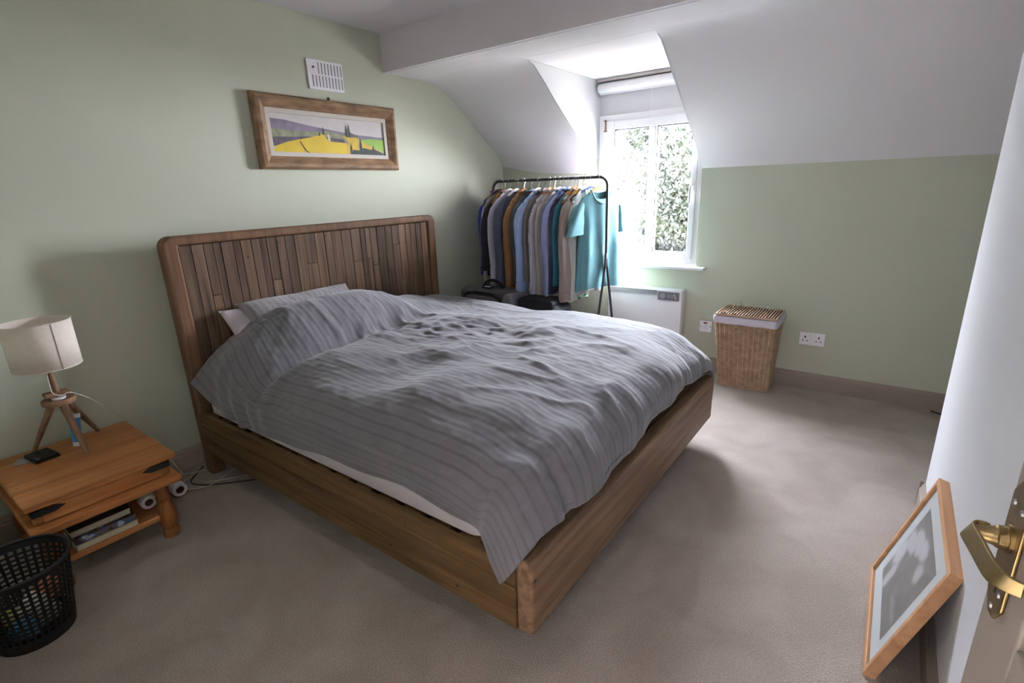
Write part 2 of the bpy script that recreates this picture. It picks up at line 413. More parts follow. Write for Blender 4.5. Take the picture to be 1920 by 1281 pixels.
ys0, ys1, zs0, zs1 = Y0 + .072, Y1 - .072, Z0 + .072, Z1 - .072
g = G(); s = .024
for (a, b, c, d) in ((ys0, zs0, ys0 + s, zs1), (ys1 - s, zs0, ys1, zs1), (ys0 + s, zs0, ys1 - s, zs0 + s), (ys0 + s, zs1 - s, ys1 - s, zs1)):
    g.box(XL + .004, a, b, XL + .022, c, d)
ob('slip', g, CREAM, t)
py0, py1, pz0, pz1 = ys0 + s, ys1 - s, zs0 + s, zs1 - s
def flat(name, poly, rgb, h, var=.15, scale=30, par=None, m=None):
    g = G(); vs = [(XL + .012 + h, py0 + (py1 - py0) * u, pz0 + (pz1 - pz0) * v) for u, v in poly]
    g.add(vs, [tuple(range(len(vs)))]); return ob(name, g, m or nmat('paint_' + name + str(len(MATS)), rgb, .6, var=var, scale=scale), par)
can = ob('canvas', G().box(XL + .005, py0, pz0, XL + .012, py1, pz1), nmat('canvas_sky', (186, 180, 178), .6, var=.05), t)
flat('painted_hill', [(0, .40), (0, .86), (.12, .84), (.3, .74), (.5, .66), (.7, .58), (1, .54), (1, .40)], (122, 112, 128), .0006, .2, 18, can)
flat('painted_hill', [(0, .2), (0, .62), (.1, .58), (.25, .56), (.45, .62), (.6, .55), (.8, .44), (1, .40), (1, .2)], (126, 128, 104), .0010, .3, 25, can)
flat('painted_hill', [(0, .15), (0, .38), (.2, .42), (.4, .46), (.6, .42), (.62, .2)], (84, 76, 84), .0014, .3, 30, can)
flat('painted_field', [(0, .0), (0, .12), (.12, .28), (.30, .42), (.42, .54), (.46, .34), (.62, .32), (.66, .0)], (196, 168, 50), .0018, .12, 10, can)
flat('painted_field', [(.58, .52), (.72, .50), (1, .04), (1, 0), (.6, 0), (.64, .36)], (186, 156, 62), .0020, .12, 10, can)
flat('painted_field', [(.75, .42), (.85, .48), (1, .47), (1, .07)], (132, 168, 72), .0024, .12, 10, can)
flat('painted_wall', [(.455, .55), (.475, .5), (.475, .33), (.455, .36)], (190, 180, 150), .0026, .1, 10, can)
flat('painted_bush', [(.66, 0), (.68, .14), (.74, .12), (.78, .2), (.84, .16), (.89, .18), (1, .03), (1, 0)], (46, 56, 52), .0028, .3, 40, can)
cyp = nmat('painted_cypress', (40, 52, 44), .6, var=.3, scale=40)
for (u, v0, v1, w) in ((.66, .0, .36, .012), (.755, .1, .52, .014), (.88, .1, .3, .01), (.63, .5, .88, .009), (.655, .5, .9, .010), (.42, .52, .76, .007), (.385, .48, .62, .005)):
    flat('painted_cypress', [(u - w, v0), (u - w * .8, v0 + (v1 - v0) * .5), (u, v1), (u + w * .8, v0 + (v1 - v0) * .5), (u + w, v0)], None, .0032, par=can, m=cyp)
flat('painted_house', [(.625, .48), (.625, .62), (.66, .64), (.69, .6), (.74, .56), (.74, .5)], (104, 92, 92), .003, .2, 40, can)
flat('painted_track', [(.21, .3), (.22, .3), (.26, .06), (.285, .0), (.27, .0), (.245, .06)], (80, 66, 40), .003, .2, 40, can)
ob('picture_hook', G().box(XL + .002, 2.108, 1.945, XL + .012, 2.120, 1.968), DARKG, t)

# ------------------------------------------------------------------ BED
BEDW = wood('reclaimed_pine', (66, 48, 28), (98, 74, 44), (122, 96, 62), 'x', .6, tint=.25)
BEDY = wood('reclaimed_pine_cross', (84, 64, 46), (120, 94, 70), (146, 120, 94), 'y', .5, tint=.2)  # lighter, greyer pine: the foot panel's sky reflection is put into the colour
HBW = wood('headboard_frame_pine', (76, 52, 36), (106, 76, 54), (126, 92, 68), 'z', .6, tint=.1, knots=False)
PLK = wood('reclaimed_headboard_board', (58, 43, 34), (96, 76, 60), (124, 102, 82), 'z', .7, tint=.8)
DKW = wood('dark_leg_wood', (36, 24, 18), (54, 36, 26), (66, 46, 34), 'z', .6, knots=False)
BY0, BY1 = .967, 2.77
bed = thing('bed_frame', (-1.75, 1.87, 0), 'large reclaimed pine bed frame with planked headboard against the green wall', 'bed')
# headboard: rounded frame + boards
xb, xf = -2.790, -2.720
hbz = 1.235
g = G()
outer = [(BY0, 0)] + [(BY0 + .05 - .05 * math.cos(a), hbz - .05 + .05 * math.sin(a)) for a in [i * PI / 12 for i in range(7)]] \
      + [(BY1 - .02 - .05 + .05 * math.sin(a), hbz - .05 + .05 * math.cos(a)) for a in [i * PI / 12 for i in range(7)]] + [(BY1 - .02, 0)]
inner = [(BY0 + .07, 0)] + [(BY0 + .07, hbz - .045)] * 7 + [(BY1 - .09, hbz - .045)] * 7 + [(BY1 - .09, 0)]
n = len(outer)
vs = [(xb, y, z) for y, z in outer] + [(xf, y, z) for y, z in outer] + [(xb, y, z) for y, z in inner] + [(xf, y, z) for y, z in inner]
fs = []
for i in range(n - 1):
    fs += [(i, i + 1, n + i + 1, n + i), (2 * n + i, 3 * n + i, 3 * n + i + 1, 2 * n + i + 1), (n + i, n + i + 1, 3 * n + i + 1, 3 * n + i), (i, 2 * n + i, 2 * n + i + 1, i + 1)]
for i in (0, n - 1): fs.append((i, n + i, 3 * n + i, 2 * n + i))
g.add(vs, fs)
bm_ = g.mesh('headboard'); b2 = bmesh.new(); b2.from_mesh(bm_); bmesh.ops.remove_doubles(b2, verts=b2.verts, dist=.0004)
bmesh.ops.dissolve_degenerate(b2, edges=b2.edges, dist=1e-5); bmesh.ops.recalc_face_normals(b2, faces=b2.faces); b2.to_mesh(bm_); b2.free()
bm_.materials.append(HBW)
hb = ob('headboard', bm_, HBW, bed, bevel=.012, seg=3)
y = BY0 + .071
hbp = []
rnd = random.Random(11)
while y < BY1 - .092:
    w = rnd.choice([.038, .046, .05, .056, .062, .07]); w = min(w, BY1 - .091 - y)
    if w < .015: break
    cuts = [.30, hbz - .046]
    if rnd.random() < .35: cuts = [.30, rnd.uniform(.75, 1.1), hbz - .046]
    for a, b in zip(cuts[:-1], cuts[1:]):
        d = rnd.uniform(0, .004)
        hbp.append(ob('plank', G().box(xb + .01, y + .0012, a + .001, xf - .016 + d, y + w - .0012, b - .001), PLK, hb, bevel=.0015, seg=1))
    y += w
ob('lower_panel', G().box(xb + .012, BY0 + .071, .12, xf - .02, BY1 - .091, .30), HBW, bed)
# side rails of three boards each
for side, (ya, yb, ybk) in (('near', (BY0, BY0 + .020, BY0 + .034)), ('far', (BY1, BY1 - .020, BY1 - .034))):
    r = ob('side_rail', G().box(xf + .002, yb, .14, -.762, ybk, .352), BEDW, bed)
    for (a, b) in ((.135, .2070), (.2110, .2830), (.2870, .36)):
        ob('plank', G().box(xf + .002, ya, a, -.742, yb, b), BEDW, r, bevel=.003, seg=1)
f_ = ob('foot_panel', G().box(-.742, BY0, .137, -.684, BY1 - .02, .385), BEDY, bed, bevel=.014, seg=3)
ob('foot_ledge', G().box(-.80, BY0 + .034, .30, -.742, BY1 - .034, .372), BEDY, bed, bevel=.004)
for i in range(15):
    x = xf + .03 + i * .131
    ob('slat', G().box(x, BY0 + .036, .332, x + .088, BY1 - .036, .352), BEDW, bed, bevel=.003, seg=1)
for (x, y) in ((-.95, 1.13), (-.95, 2.60), (-2.55, 1.13), (-2.55, 2.60)):
    ob('leg', G().box(x - .04, y - .04, 0, x + .04, y + .04, .14), DKW, bed, bevel=.005)
for y in (1.17, 2.64): ob('support_beam', G().box(xf + .01, y - .02, .14, -.80, y + .02, .33), DKW, bed)

SHEET = nmat('white_sheet', (206, 200, 204), .9, .1, var=.03, bump=.15, bscale=25)
g = G(); lay = [(.354, .012), (.366, 0), (.47, 0), (.505, .010), (.528, .028), (.543, .052), (.550, .085)]
def mring(ins, z):
    x0, x1, y0, y1 = -2.70 + ins, -.875 - ins, 1.003 + ins, 2.70 - ins; r = .07; P_ = []
    for (cx, cy, a0) in ((x1 - r, y1 - r, 0), (x0 + r, y1 - r, PI / 2), (x0 + r, y0 + r, PI), (x1 - r, y0 + r, 3 * PI / 2)):
        for i in range(7): P_.append((cx + r * math.cos(a0 + PI / 2 * i / 6), cy + r * math.sin(a0 + PI / 2 * i / 6), z))
    return P_
rg_ = [mring(i_, z_) for z_, i_ in lay]; nR = len(rg_[0])
g.grid(lambda i, j: rg_[i][j], len(lay), nR, wrap=True); g.f += [tuple(range(nR)), tuple((len(lay) - 1) * nR + k for k in range(nR))]; g.mi += [0, 0]
mt = ob('mattress', g, SHEET, None, smooth=50); tag(mt, 'white sheeted mattress showing as a thin strip under the grey duvet', 'mattress')

# duvet material: woven stripes that run with the cloth (UV)
def duvet_mat(name, base, stripe, freq, thin=.22, lilac=0):
    m = bpy.data.materials.new(name); m.use_nodes = True
    n = m.node_tree.nodes; l = m.node_tree.links; b = n['Principled BSDF']
    b.inputs['Roughness'].default_value = .85; b.inputs['Specular IOR Level'].default_value = .2; b.inputs['Sheen Weight'].default_value = .3
    uv = n.new('ShaderNodeUVMap'); uv.uv_map = 'cloth'
    sp = n.new('ShaderNodeSeparateXYZ'); l.new(uv.outputs[0], sp.inputs[0])
    nz = n.new('ShaderNodeTexNoise'); nz.inputs['Scale'].default_value = 5; l.new(uv.outputs[0], nz.inputs[0])
    ad = n.new('ShaderNodeMath'); ad.operation = 'MULTIPLY_ADD'; ad.inputs[1].default_value = .012; l.new(nz.outputs[0], ad.inputs[0]); l.new(sp.outputs['Y'], ad.inputs[2])
    mu = n.new('ShaderNodeMath'); mu.operation = 'MULTIPLY'; mu.inputs[1].default_value = freq; l.new(ad.outputs[0], mu.inputs[0])
    fr = n.new('ShaderNodeMath'); fr.operation = 'FRACT'; l.new(mu.outputs[0], fr.inputs[0])
    pp = n.new('ShaderNodeMath'); pp.operation = 'PINGPONG'; pp.inputs[1].default_value = .5; l.new(fr.outputs[0], pp.inputs[0])
    cr = n.new('ShaderNodeValToRGB'); l.new(pp.outputs[0], cr.inputs[0])
    e = cr.color_ramp.elements; e[0].position = thin * .35; e[0].color = lin(stripe) + (1,); e[1].position = thin * .8; e[1].color = lin(base) + (1,)
    l.new(cr.outputs[0], b.inputs['Base Color'])
    w = n.new('ShaderNodeMath'); w.operation = 'SINE'; m2 = n.new('ShaderNodeMath'); m2.operation = 'MULTIPLY'; m2.inputs[1].default_value = freq * 6.2832 * 2
    l.new(ad.outputs[0], m2.inputs[0]); l.new(m2.outputs[0], w.inputs[0])
    n3 = n.new('ShaderNodeTexNoise'); n3.inputs['Scale'].default_value = 60; n3.inputs['Detail'].default_value = 4
    mp = n.new('ShaderNodeMapping'); mp.inputs['Scale'].default_value = (1.6, .5, 1); l.new(uv.outputs[0], mp.inputs[0]); l.new(mp.outputs[0], n3.inputs[0])
    a2 = n.new('ShaderNodeMath'); a2.operation = 'MULTIPLY_ADD'; a2.inputs[1].default_value = .16; l.new(w.outputs[0], a2.inputs[0]); l.new(n3.outputs[0], a2.inputs[2])
    bp = n.new('ShaderNodeBump'); bp.inputs['Strength'].default_value = .45; bp.inputs['Distance'].default_value = .003
    l.new(a2.outputs[0], bp.inputs['Height']); l.new(bp.outputs[0], b.inputs['Normal'])
    return m
DUV = duvet_mat('grey_striped_duvet', (112, 110, 115), (101, 99, 104), 38)
PILS = duvet_mat('grey_striped_pillowcase', (146, 142, 144), (126, 122, 125), 30)
PILW = duvet_mat('lilac_white_pillowcase', (196, 188, 198), (190, 182, 192), 20)

ROWS = [
 [(-2.70, .950, .53), (-2.66, 1.05, .65), (-2.64, 1.18, .745), (-2.63, 1.29, .795), (-2.60, 1.47, .825), (-2.56, 1.665, .842), (-2.52, 1.85, .845), (-2.56, 2.1, .765), (-2.56, 2.38, .715), (-2.58, 2.64, .675), (-2.58, 2.79, .55), (-2.58, 2.82, .42)],
 [(-2.58, .965, .455), (-2.50, 1.015, .61), (-2.47, 1.13, .735), (-2.46, 1.26, .80), (-2.45, 1.44, .845), (-2.44, 1.65, .860), (-2.43, 1.85, .850), (-2.45, 2.1, .78), (-2.45, 2.38, .715), (-2.45, 2.64, .675), (-2.45, 2.79, .55), (-2.45, 2.82, .41)],
 [(-2.44, .980, .405), (-2.37, .995, .54), (-2.33, 1.09, .655), (-2.32, 1.25, .71), (-2.31, 1.44, .76), (-2.31, 1.65, .785), (-2.31, 1.87, .785), (-2.31, 2.12, .745), (-2.31, 2.4, .70), (-2.31, 2.64, .67), (-2.31, 2.79, .55), (-2.31, 2.82, .41)],
 [(-2.27, .985, .385), (-2.22, .990, .50), (-2.19, 1.06, .59), (-2.18, 1.24, .635), (-2.18, 1.44, .65), (-2.19, 1.65, .665), (-2.20, 1.87, .675), (-2.2, 2.12, .685), (-2.2, 2.4, .685), (-2.2, 2.64, .665), (-2.2, 2.79, .55), (-2.2, 2.82, .41)],
 [(-2.12, .985, .388), (-2.09, .990, .51), (-2.08, 1.06, .605), (-2.07, 1.24, .66), (-2.07, 1.44, .678), (-2.07, 1.65, .685), (-2.08, 1.87, .685), (-2.08, 2.12, .68), (-2.08, 2.4, .675), (-2.08, 2.64, .665), (-2.08, 2.79, .55), (-2.08, 2.82, .41)],
]
def grow(x, zn, d=0, top=0.0, dx=0):
    return [(x, .985, zn), (x + dx * .2, .990, .51 + d), (x + dx * .4, 1.06, .61 + d), (x + dx, 1.24, .655 + d + top), (x + dx, 1.44, .672 + d + top), (x + dx, 1.65, .680 + d - top), (x + dx, 1.87, .678 + d), (x + dx, 2.12, .682 + d + top), (x + dx, 2.4, .682 + d), (x + dx, 2.63, .667 + d), (x + dx, 2.79, .56 + d), (x + dx, 2.83, .42 + d)]
ROWS += [grow(-1.85, .408, 0, .008), grow(-1.62, .426, .0, -.012), grow(-1.38, .438, .0, .012), grow(-1.18, .444, -.002, -.006), grow(-1.02, .432, -.012, .006), grow(-.90, .420, -.040, 0, .01)]
ROWS += [
 [(-.850, .960, .405), (-.835, .980, .49), (-.82, 1.05, .56), (-.80, 1.24, .595), (-.80, 1.44, .605), (-.80, 1.65, .61), (-.80, 1.87, .61), (-.80, 2.12, .612), (-.80, 2.4, .605), (-.80, 2.63, .575), (-.80, 2.78, .50), (-.80, 2.83, .41)],
 [(-.812, .940, .365), (-.775, .965, .43), (-.74, 1.03, .49), (-.72, 1.22, .51), (-.715, 1.42, .515), (-.715, 1.64, .53), (-.715, 1.86, .54), (-.715, 2.12, .55), (-.715, 2.38, .54), (-.715, 2.6, .515), (-.715, 2.77, .45), (-.725, 2.815, .27)],
 [(-.775, .938, .300), (-.735, .955, .36), (-.700, 1.03, .425), (-.690, 1.22, .428), (-.69, 1.42, .408), (-.692, 1.62, .430), (-.695, 1.84, .462), (-.695, 2.1, .472), (-.695, 2.36, .468), (-.695, 2.57, .448), (-.690, 2.76, .405), (-.700, 2.81, .23)],
]
def cr1(p0, p1, p2, p3, t):
    return .5 * ((2 * p1) + (-p0 + p2) * t + (2 * p0 - 5 * p1 + 4 * p2 - p3) * t * t + (-p0 + 3 * p1 - 3 * p2 + p3) * t * t * t)
def surf(rows, nu, nv):
    R = [[Vector(p) for p in r] for r in rows]; A = len(R); B = len(R[0])
    def samp(seq, t):
        k = min(int(t), len(seq) - 2); f = t - k
        g_ = lambda i: seq[i] if 0 <= i < len(seq) else (2 * seq[0] - seq[1] if i < 0 else 2 * seq[-1] - seq[-2])
        return cr1(g_(k - 1), g_(k), g_(k + 1), g_(k + 2), f)
    cols = []
    for j in range(nv):
        tv = (B - 1) * j / (nv - 1)
        cols.append([samp(r, tv) for r in R])
    return [[samp(cols[j], (A - 1) * i / (nu - 1)) for j in range(nv)] for i in range(nu)]
NU, NV = 250, 230
P0 = surf(ROWS, NU, NV)
def wr(x, y):
    v = Vector((x, y, 0))
    d = 0
    # long soft folds roughly across the bed
    q = noise.noise(Vector((x * 2.2 + y * 1.0, y * 3.4 - x * .8, 3.1)))
    d += .026 * (q)
    q = 1 - abs(noise.noise(Vector((x * 3.0 + y * 2.2 + .6 * q, y * 5.5 - x * 1.8, 7.7)))) * 2.2
    d += .012 * max(0, q) ** 2 * (0.35 + .65 * math.exp(-((y - 1.9) / .5) ** 2))
    # crumpled band in the middle of the bed, between pillows and foot
    band = math.exp(-((y - 1.95 - .1 * (x + 1.7)) / .30) ** 2) * math.exp(-((x + 1.75) / .50) ** 2)
    r = 1 - abs(noise.noise(Vector((x * 5 + y * 5, y * 14 - x * 3.5, 1.3)))) * 3
    d += .012 * band * max(-.05, r)
    r = 1 - abs(noise.noise(Vector((x * 8 - y * 4, y * 16 + x * 8, 9.3)))) * 3
    d += .004 * max(-.2, r) * (0.3 + band)
    d += .0022 * noise.noise(Vector((x * 22, y * 30, 5)))
    return d
g = G()
rows2 = []
for i in range(NU):
    rr = []
    for j in range(NV):
        p = P0[i][j]
        a = P0[min(i + 1, NU - 1)][j] - P0[max(i - 1, 0)][j]; b = P0[i][min(j + 1, NV - 1)] - P0[i][max(j - 1, 0)]
        nn = a.cross(b).normalized()
        if nn.z < 0 and abs(nn.z) > .2: nn = -nn
        u = i / (NU - 1); v = j / (NV - 1)
        edge = min(1, min(v, 1 - v) * 9) * min(1, (1 - u) * 9)
        d = wr(p.x, p.y) * (.25 + .75 * edge)
        # gathered folds running over the foot edge, strongest near the corner
        k = max(0, (u - .74) / .26)
        fold = math.sin(p.y * 46 + 3 * noise.noise(Vector((p.y * 3, u * 4, 0)))) * .5 + math.sin(p.y * 83 + 2 * noise.noise(Vector((p.y * 5, 0, u * 3)))) * .3
        d += fold * .0085 * k * (.35 + 1.5 * math.exp(-((p.y - 1.14) / .12) ** 2) + .4 * math.exp(-((p.y - 2.5) / .3) ** 2))
        # side folds near the pillow corner
        k2 = math.exp(-(((p.x + 2.3) / .16) ** 2)) * max(0, 1 - v * 5)
        d += .012 * k2 * math.sin((p.x + p.z * .3) * 48)
        # crease where the duvet drops off the pillow
        cx = -2.20 - .05 * (p.y - 1.3)
        d -= .022 * math.exp(-((p.x - cx) / .028) ** 2) * max(0, min(1, (2.05 - p.y) * 2)) * min(1, max(0, (p.y - 1.0) * 6))
        d += .010 * math.exp(-((p.x - cx - .07) / .05) ** 2) * max(0, min(1, (2.05 - p.y) * 2))
        q = p + nn * d
        ss = lambda t: (lambda k: k * k * (3 - 2 * k))(max(0, min(1, t)))
        if q.y < 2.69: q.z = max(q.z, .47 + .100 * ss((-.80 - q.x) / .14) * ss((q.y - .985) / .09)) if q.y > 1.0 and q.x < -.80 else q.z
        if q.x < -.86 and q.y <= 1.015 and q.z < .56: q.y = min(q.y, .996)
        if u > .98: q.z += .012 * math.sin(p.y * 17 + 1) * (0 if p.y < 1.2 else 1)
        if v < .02: q.z += .005 * math.sin(p.x * 14)
        rr.append(q)
    rows2.append(rr)
g.grid(lambda i, j: tuple(rows2[i][j]), NU, NV)
dm = g.mesh('duvet')
uvl = dm.uv_layers.new(name='cloth')
for lp in dm.loops:
    i, j = divmod(lp.vertex_index, NV)
    uvl.data[lp.index].uv = (i / (NU - 1) * 2.1, j / (NV - 1) * 1.0)
for p in dm.polygons: p.use_smooth = True
dm.materials.append(DUV)
duv = ob('duvet', dm, DUV, None, solid=.012)
tag(duv, 'rumpled grey striped duvet spread over the bed with one corner hanging down', 'duvet')

def pillow(name, label, c, wdir, hdir, w, h, th, mat, seed):
    wdir = Vector(wdir).normalized(); hdir = Vector(hdir).normalized(); nd = wdir.cross(hdir).normalized()
    if nd.z < 0: nd = -nd
    N = 36; g = G(); top = []
    def pt(i, j, s):
        a = i / (N - 1) * 2 - 1; b = j / (N - 1) * 2 - 1
        k = max(0, (1 - abs(a) ** 2.6)) * max(0, (1 - abs(b) ** 2.6))
        ear = 1 + .05 * (abs(a * b)) ** 2 - .045 * (1 - abs(a)) * abs(b) ** 3 - .045 * (1 - abs(b)) * abs(a) ** 3
        z = s * th * .5 * k ** .42
        wrk = .010 * noise.noise(Vector((a * 2.5 + seed, b * 5, s))) + .006 * noise.noise(Vector((a * 9 + seed, b * 5, s * 2)))
        return Vector(c) + wdir * a * w / 2 * ear + hdir * b * h / 2 * ear + nd * (z + wrk * min(1, k * 3)) 
    for s in (1, -1): g.grid(lambda i, j: tuple(pt(i, j, s)), N, N)
    m = g.mesh(name); bb = bmesh.new(); bb.from_mesh(m); bmesh.ops.remove_doubles(bb, verts=bb.verts, dist=.0008); bmesh.ops.recalc_face_normals(bb, faces=bb.faces); bb.to_mesh(m); bb.free()
    uvl = m.uv_layers.new(name='cloth')
    for lp in m.loops:
        v = Vector(m.vertices[lp.vertex_index].co) - Vector(c)
        uvl.data[lp.index].uv = (v.dot(hdir), v.dot(wdir))
    for p in m.polygons: p.use_smooth = True
    m.materials.append(mat)
    return tag(ob(name, m, mat), label, 'pillow', 'pillows at the headboard')
pillow('pillow', 'grey striped pillow leaning on the headboard, uppermost of the two', (-2.545, 1.575, .738), (-.02, 1, -.01), (-.66, 0, .55), .66, .40, .13, PILS, 1)
pillow('pillow', 'plain lilac white pillow tucked beneath the grey striped pillow', (-2.60, 1.49, .690), (0, 1, 0), (-.45, 0, .80), .66, .36, .08, PILW, 5)

# ------------------------------------------------------------------ NIGHTSTAND
OAKX = wood('honey_oak', (138, 86, 44), (172, 112, 62), (194, 136, 84), 'y', .45, tint=.12, knots=False, grain=.7, spec=.4)
OAKZ = wood('honey_oak_upright', (110, 64, 30), (142, 88, 46), (160, 104, 58), 'z', .45, knots=False, grain=.7)
IRON = nmat('black_iron', (26, 24, 24), .6, .4)
ns = thing('nightstand', (-2.61, .455, 0), 'low honey oak bedside table with black iron straps and turned legs', 'table')
for i in range(4):   # top made of boards
    x0 = -2.905 + i * .1437
    ob('top_board', G().box(x0 + .0005, .215, .353, x0 + .1432, .705, .375), OAKX, ns, bevel=.003, seg=2)
ob('drawer_box', G().box(-2.88, .235, .285, -2.352, .675, .353), OAKX, ns, bevel=.003)
dr = ob('drawer_front', G().box(-2.352, .262, .289, -2.343, .650, .349), OAKX, ns, bevel=.002)
ob('base_board', G().box(-2.905, .212, .255, -2.300, .700, .285), OAKX, ns, bevel=.006)
for (ya, yb, d) in ((.234, .330, 1), (.676, .580, -1)):
    g = G(); zc = .334
    ys = [ya, yb - d * .03, yb, yb - d * .03, ya]
    zs = [zc + .012, zc + .012, zc, zc - .012, zc - .012]
    g.prism(list(zip(ys, zs)), 'x', -2.345, -2.338)
    g.box(-2.42, ya - d * .002, zc - .012, -2.340, ya - d * .0035, zc + .012)
    ob('iron_strap', g, IRON, ns)
legp = [(.026, 0), (.030, .004), (.031, .03), (.027, .036), (.024, .040), (.030, .05), (.034, .085), (.033, .12), (.027, .155), (.023, .175), (.028, .18), (.028, .195), (.024, .20), (.026, .225), (.026, .255)]
for (x, y) in ((-2.36, .262), (-2.36, .632), (-2.86, .262), (-2.86, .632)):
    ob('leg', G().lathe(legp, (x, y, 0), 20), OAKZ, ns, smooth=50)
ob('lower_shelf', G().box(-2.88, .272, .090, -2.350, .622, .116), OAKX, ns, bevel=.004)

# things on the nightstand
lamp = thing('table_lamp', (-2.80, .48, .376), 'tripod table lamp with white drum shade and wooden legs on the bedside table', 'lamp')
LAMPW = wood('driftwood', (96, 70, 50), (140, 108, 82), (166, 134, 106), 'z', .7, knots=False)
LCX, LCY = -2.725, .463
feet = [(-2.86, .357), (-2.655, .492), (-2.868, .592)]
for (x, y) in feet:
    a = Vector((LCX + (x - LCX) * .16, LCY + (y - LCY) * .16, .605)); b = Vector((x, y, .378))
    g = G(); d = (b - a).normalized(); sd = d.cross(Vector((0, 0, 1))).normalized(); tn = d.cross(sd)
    vs = []
    for p, k in ((a, .013), (b, .009)):
        for (s1, s2) in ((-1, -1), (1, -1), (1, 1), (-1, 1)): vs.append(p + sd * k * s1 + tn * k * .8 * s2)
    for v in vs[4:]: v.z = .3765 
    g.add(vs, [(0, 1, 2, 3), (4, 7, 6, 5), (0, 4, 5, 1), (1, 5, 6, 2), (2, 6, 7, 3), (3, 7, 4, 0)])
    ob('leg', g, LAMPW, lamp, bevel=.002, seg=1)
ob('lower_disc', G().lathe([(.055, 0), (.057, .004), (.057, .018), (.055, .022)], (LCX, LCY, .600), 28), LAMPW, lamp, smooth=40)
ob('upper_block', G().box(LCX - .022, LCY - .042, .634, LCX + .022, LCY + .042, .652), LAMPW, lamp, bevel=.004)
ob('stem', G().tube([(LCX, LCY, .622), (LCX - .002, LCY - .004, .78)], [.015, .010], 10), LAMPW, lamp, smooth=40)
ob('ring_plate', G().lathe([(.024, 0), (.024, .008)], (LCX + .015, LCY, .624), 20), UPVC, lamp, smooth=40)
SHADE = nmat('white_linen_shade', (226, 214, 204), .9, .1, var=.03, scale=60, bump=.1, bscale=300)
SHADE.node_tree.nodes['Principled BSDF'].inputs['Transmission Weight'].default_value = 0
g = G(); g.lathe([(.112, .762), (.112, .952)], (LCX, LCY, 0), 48, False)
sh = ob('lamp_shade', g, SHADE, lamp, smooth=60, solid=.0025)
ob('shade_rim', G().tube([(LCX + .1115 * math.cos(a), LCY + .1115 * math.sin(a), .951) for a in [i * PI / 24 for i in range(48)]], .002, 6, closed=True), SHADE, sh)
ob('shade_rim', G().tube([(LCX + .1115 * math.cos(a), LCY + .1115 * math.sin(a), .763) for a in [i * PI / 24 for i in range(48)]], .002, 6, closed=True), SHADE, sh)
ang = math.radians(12)
ob('shade_seam', G().box(LCX + .1115 * math.cos(ang), LCY + .1115 * math.sin(ang) - .0015, .764, LCX + .1135 * math.cos(ang), LCY + .1135 * math.sin(ang) + .0015, .951), nmat('seam_thread', (150, 136, 126), .9), sh)
g = G(); g.tube([(LCX, LCY, .80), (LCX, LCY + .11, .80)], .002, 6); g.tube([(LCX, LCY, .80), (LCX + .095, LCY - .055, .80)], .002, 6); g.tube([(LCX, LCY, .80), (LCX - .095, LCY - .055, .80)], .002, 6)
g.lathe([(.016, .77), (.016, .82)], (LCX, LCY, 0), 14)
ob('shade_carrier', g, UPVC, lamp)
CABW = nmat('white_cable', (205, 198, 188), .5)
def cat(pts, n=10):
    pts = [Vector(p) for p in pts]; out = []
    for k in range(len(pts) - 1):
        a = pts[k - 1] if k > 0 else 2 * pts[0] - pts[1]; d = pts[k + 2] if k + 2 < len(pts) else 2 * pts[-1] - pts[-2]
        for i in range(n): out.append(cr1(a, pts[k], pts[k + 1], d, i / n))
    return out + [pts[-1]]
ob('lamp_cable', G().tube(cat([(LCX + .01, LCY - .01, .80), (LCX + .028, LCY - .018, .70), (LCX + .035, LCY - .016, .655), (LCX + .030, LCY + .01, .638), (-2.70, .50, .640), (-2.71, .55, .600), (-2.73, .60, .54), (-2.76, .65, .47), (-2.80, .695, .39), (-2.84, .72, .34), (-2.87, .76, .15), (-2.88, .80, .012)], 8), .0024, 6), CABW, lamp, smooth=60)

tb = thing('cream_tube', (-2.78, .49, .376), 'blue and white squeeze tube standing on its cap between the lamp legs', 'tube')
Rt = Matrix.Rotation(math.radians(-6), 3, 'X')
g = G(); nseg = 16; prof = [(.016, .016, .018), (.017, .017, .03), (.019, .014, .07), (.021, .008, .10), (.0225, .002, .125), (.0225, .0012, .137)]
vs = []
for (a, b, z) in prof:
    for k in range(nseg): vs.append(Vector((-2.78, .49, .3765)) + Rt @ Vector((b * math.sin(2 * PI * k / nseg), a * math.cos(2 * PI * k / nseg), z)))
fs = [(i * nseg + k, i * nseg + (k + 1) % nseg, (i + 1) * nseg + (k + 1) % nseg, (i + 1) * nseg + k) for i in range(len(prof) - 1) for k in range(nseg)]
fs += [tuple(range(nseg)), tuple(5 * nseg + k for k in range(nseg))]
g.add(vs, fs); ob('tube_body', g, nmat('tube_blue', (70, 140, 200), .35, .5, var=.1, scale=30), tb, smooth=50)
g = G(); g.lathe([(.017, 0), (.016, .020)], (-2.78, .49, .3765), 16, True, Rt); ob('cap', g, UPVC, tb, smooth=40)
g = G(); vs = [Vector((-2.78, .49, .3765)) + Rt @ Vector((s * .0022, u, z)) for s in (1, -1) for (u, z) in ((-.023, .124), (.023, .124), (.023, .142), (-.023, .142))]
g.add(vs, [(0, 1, 2, 3), (4, 7, 6, 5), (0, 4, 5, 1), (1, 5, 6, 2), (2, 6, 7, 3), (3, 7, 4, 0)]); ob('crimp', g, UPVC, tb)

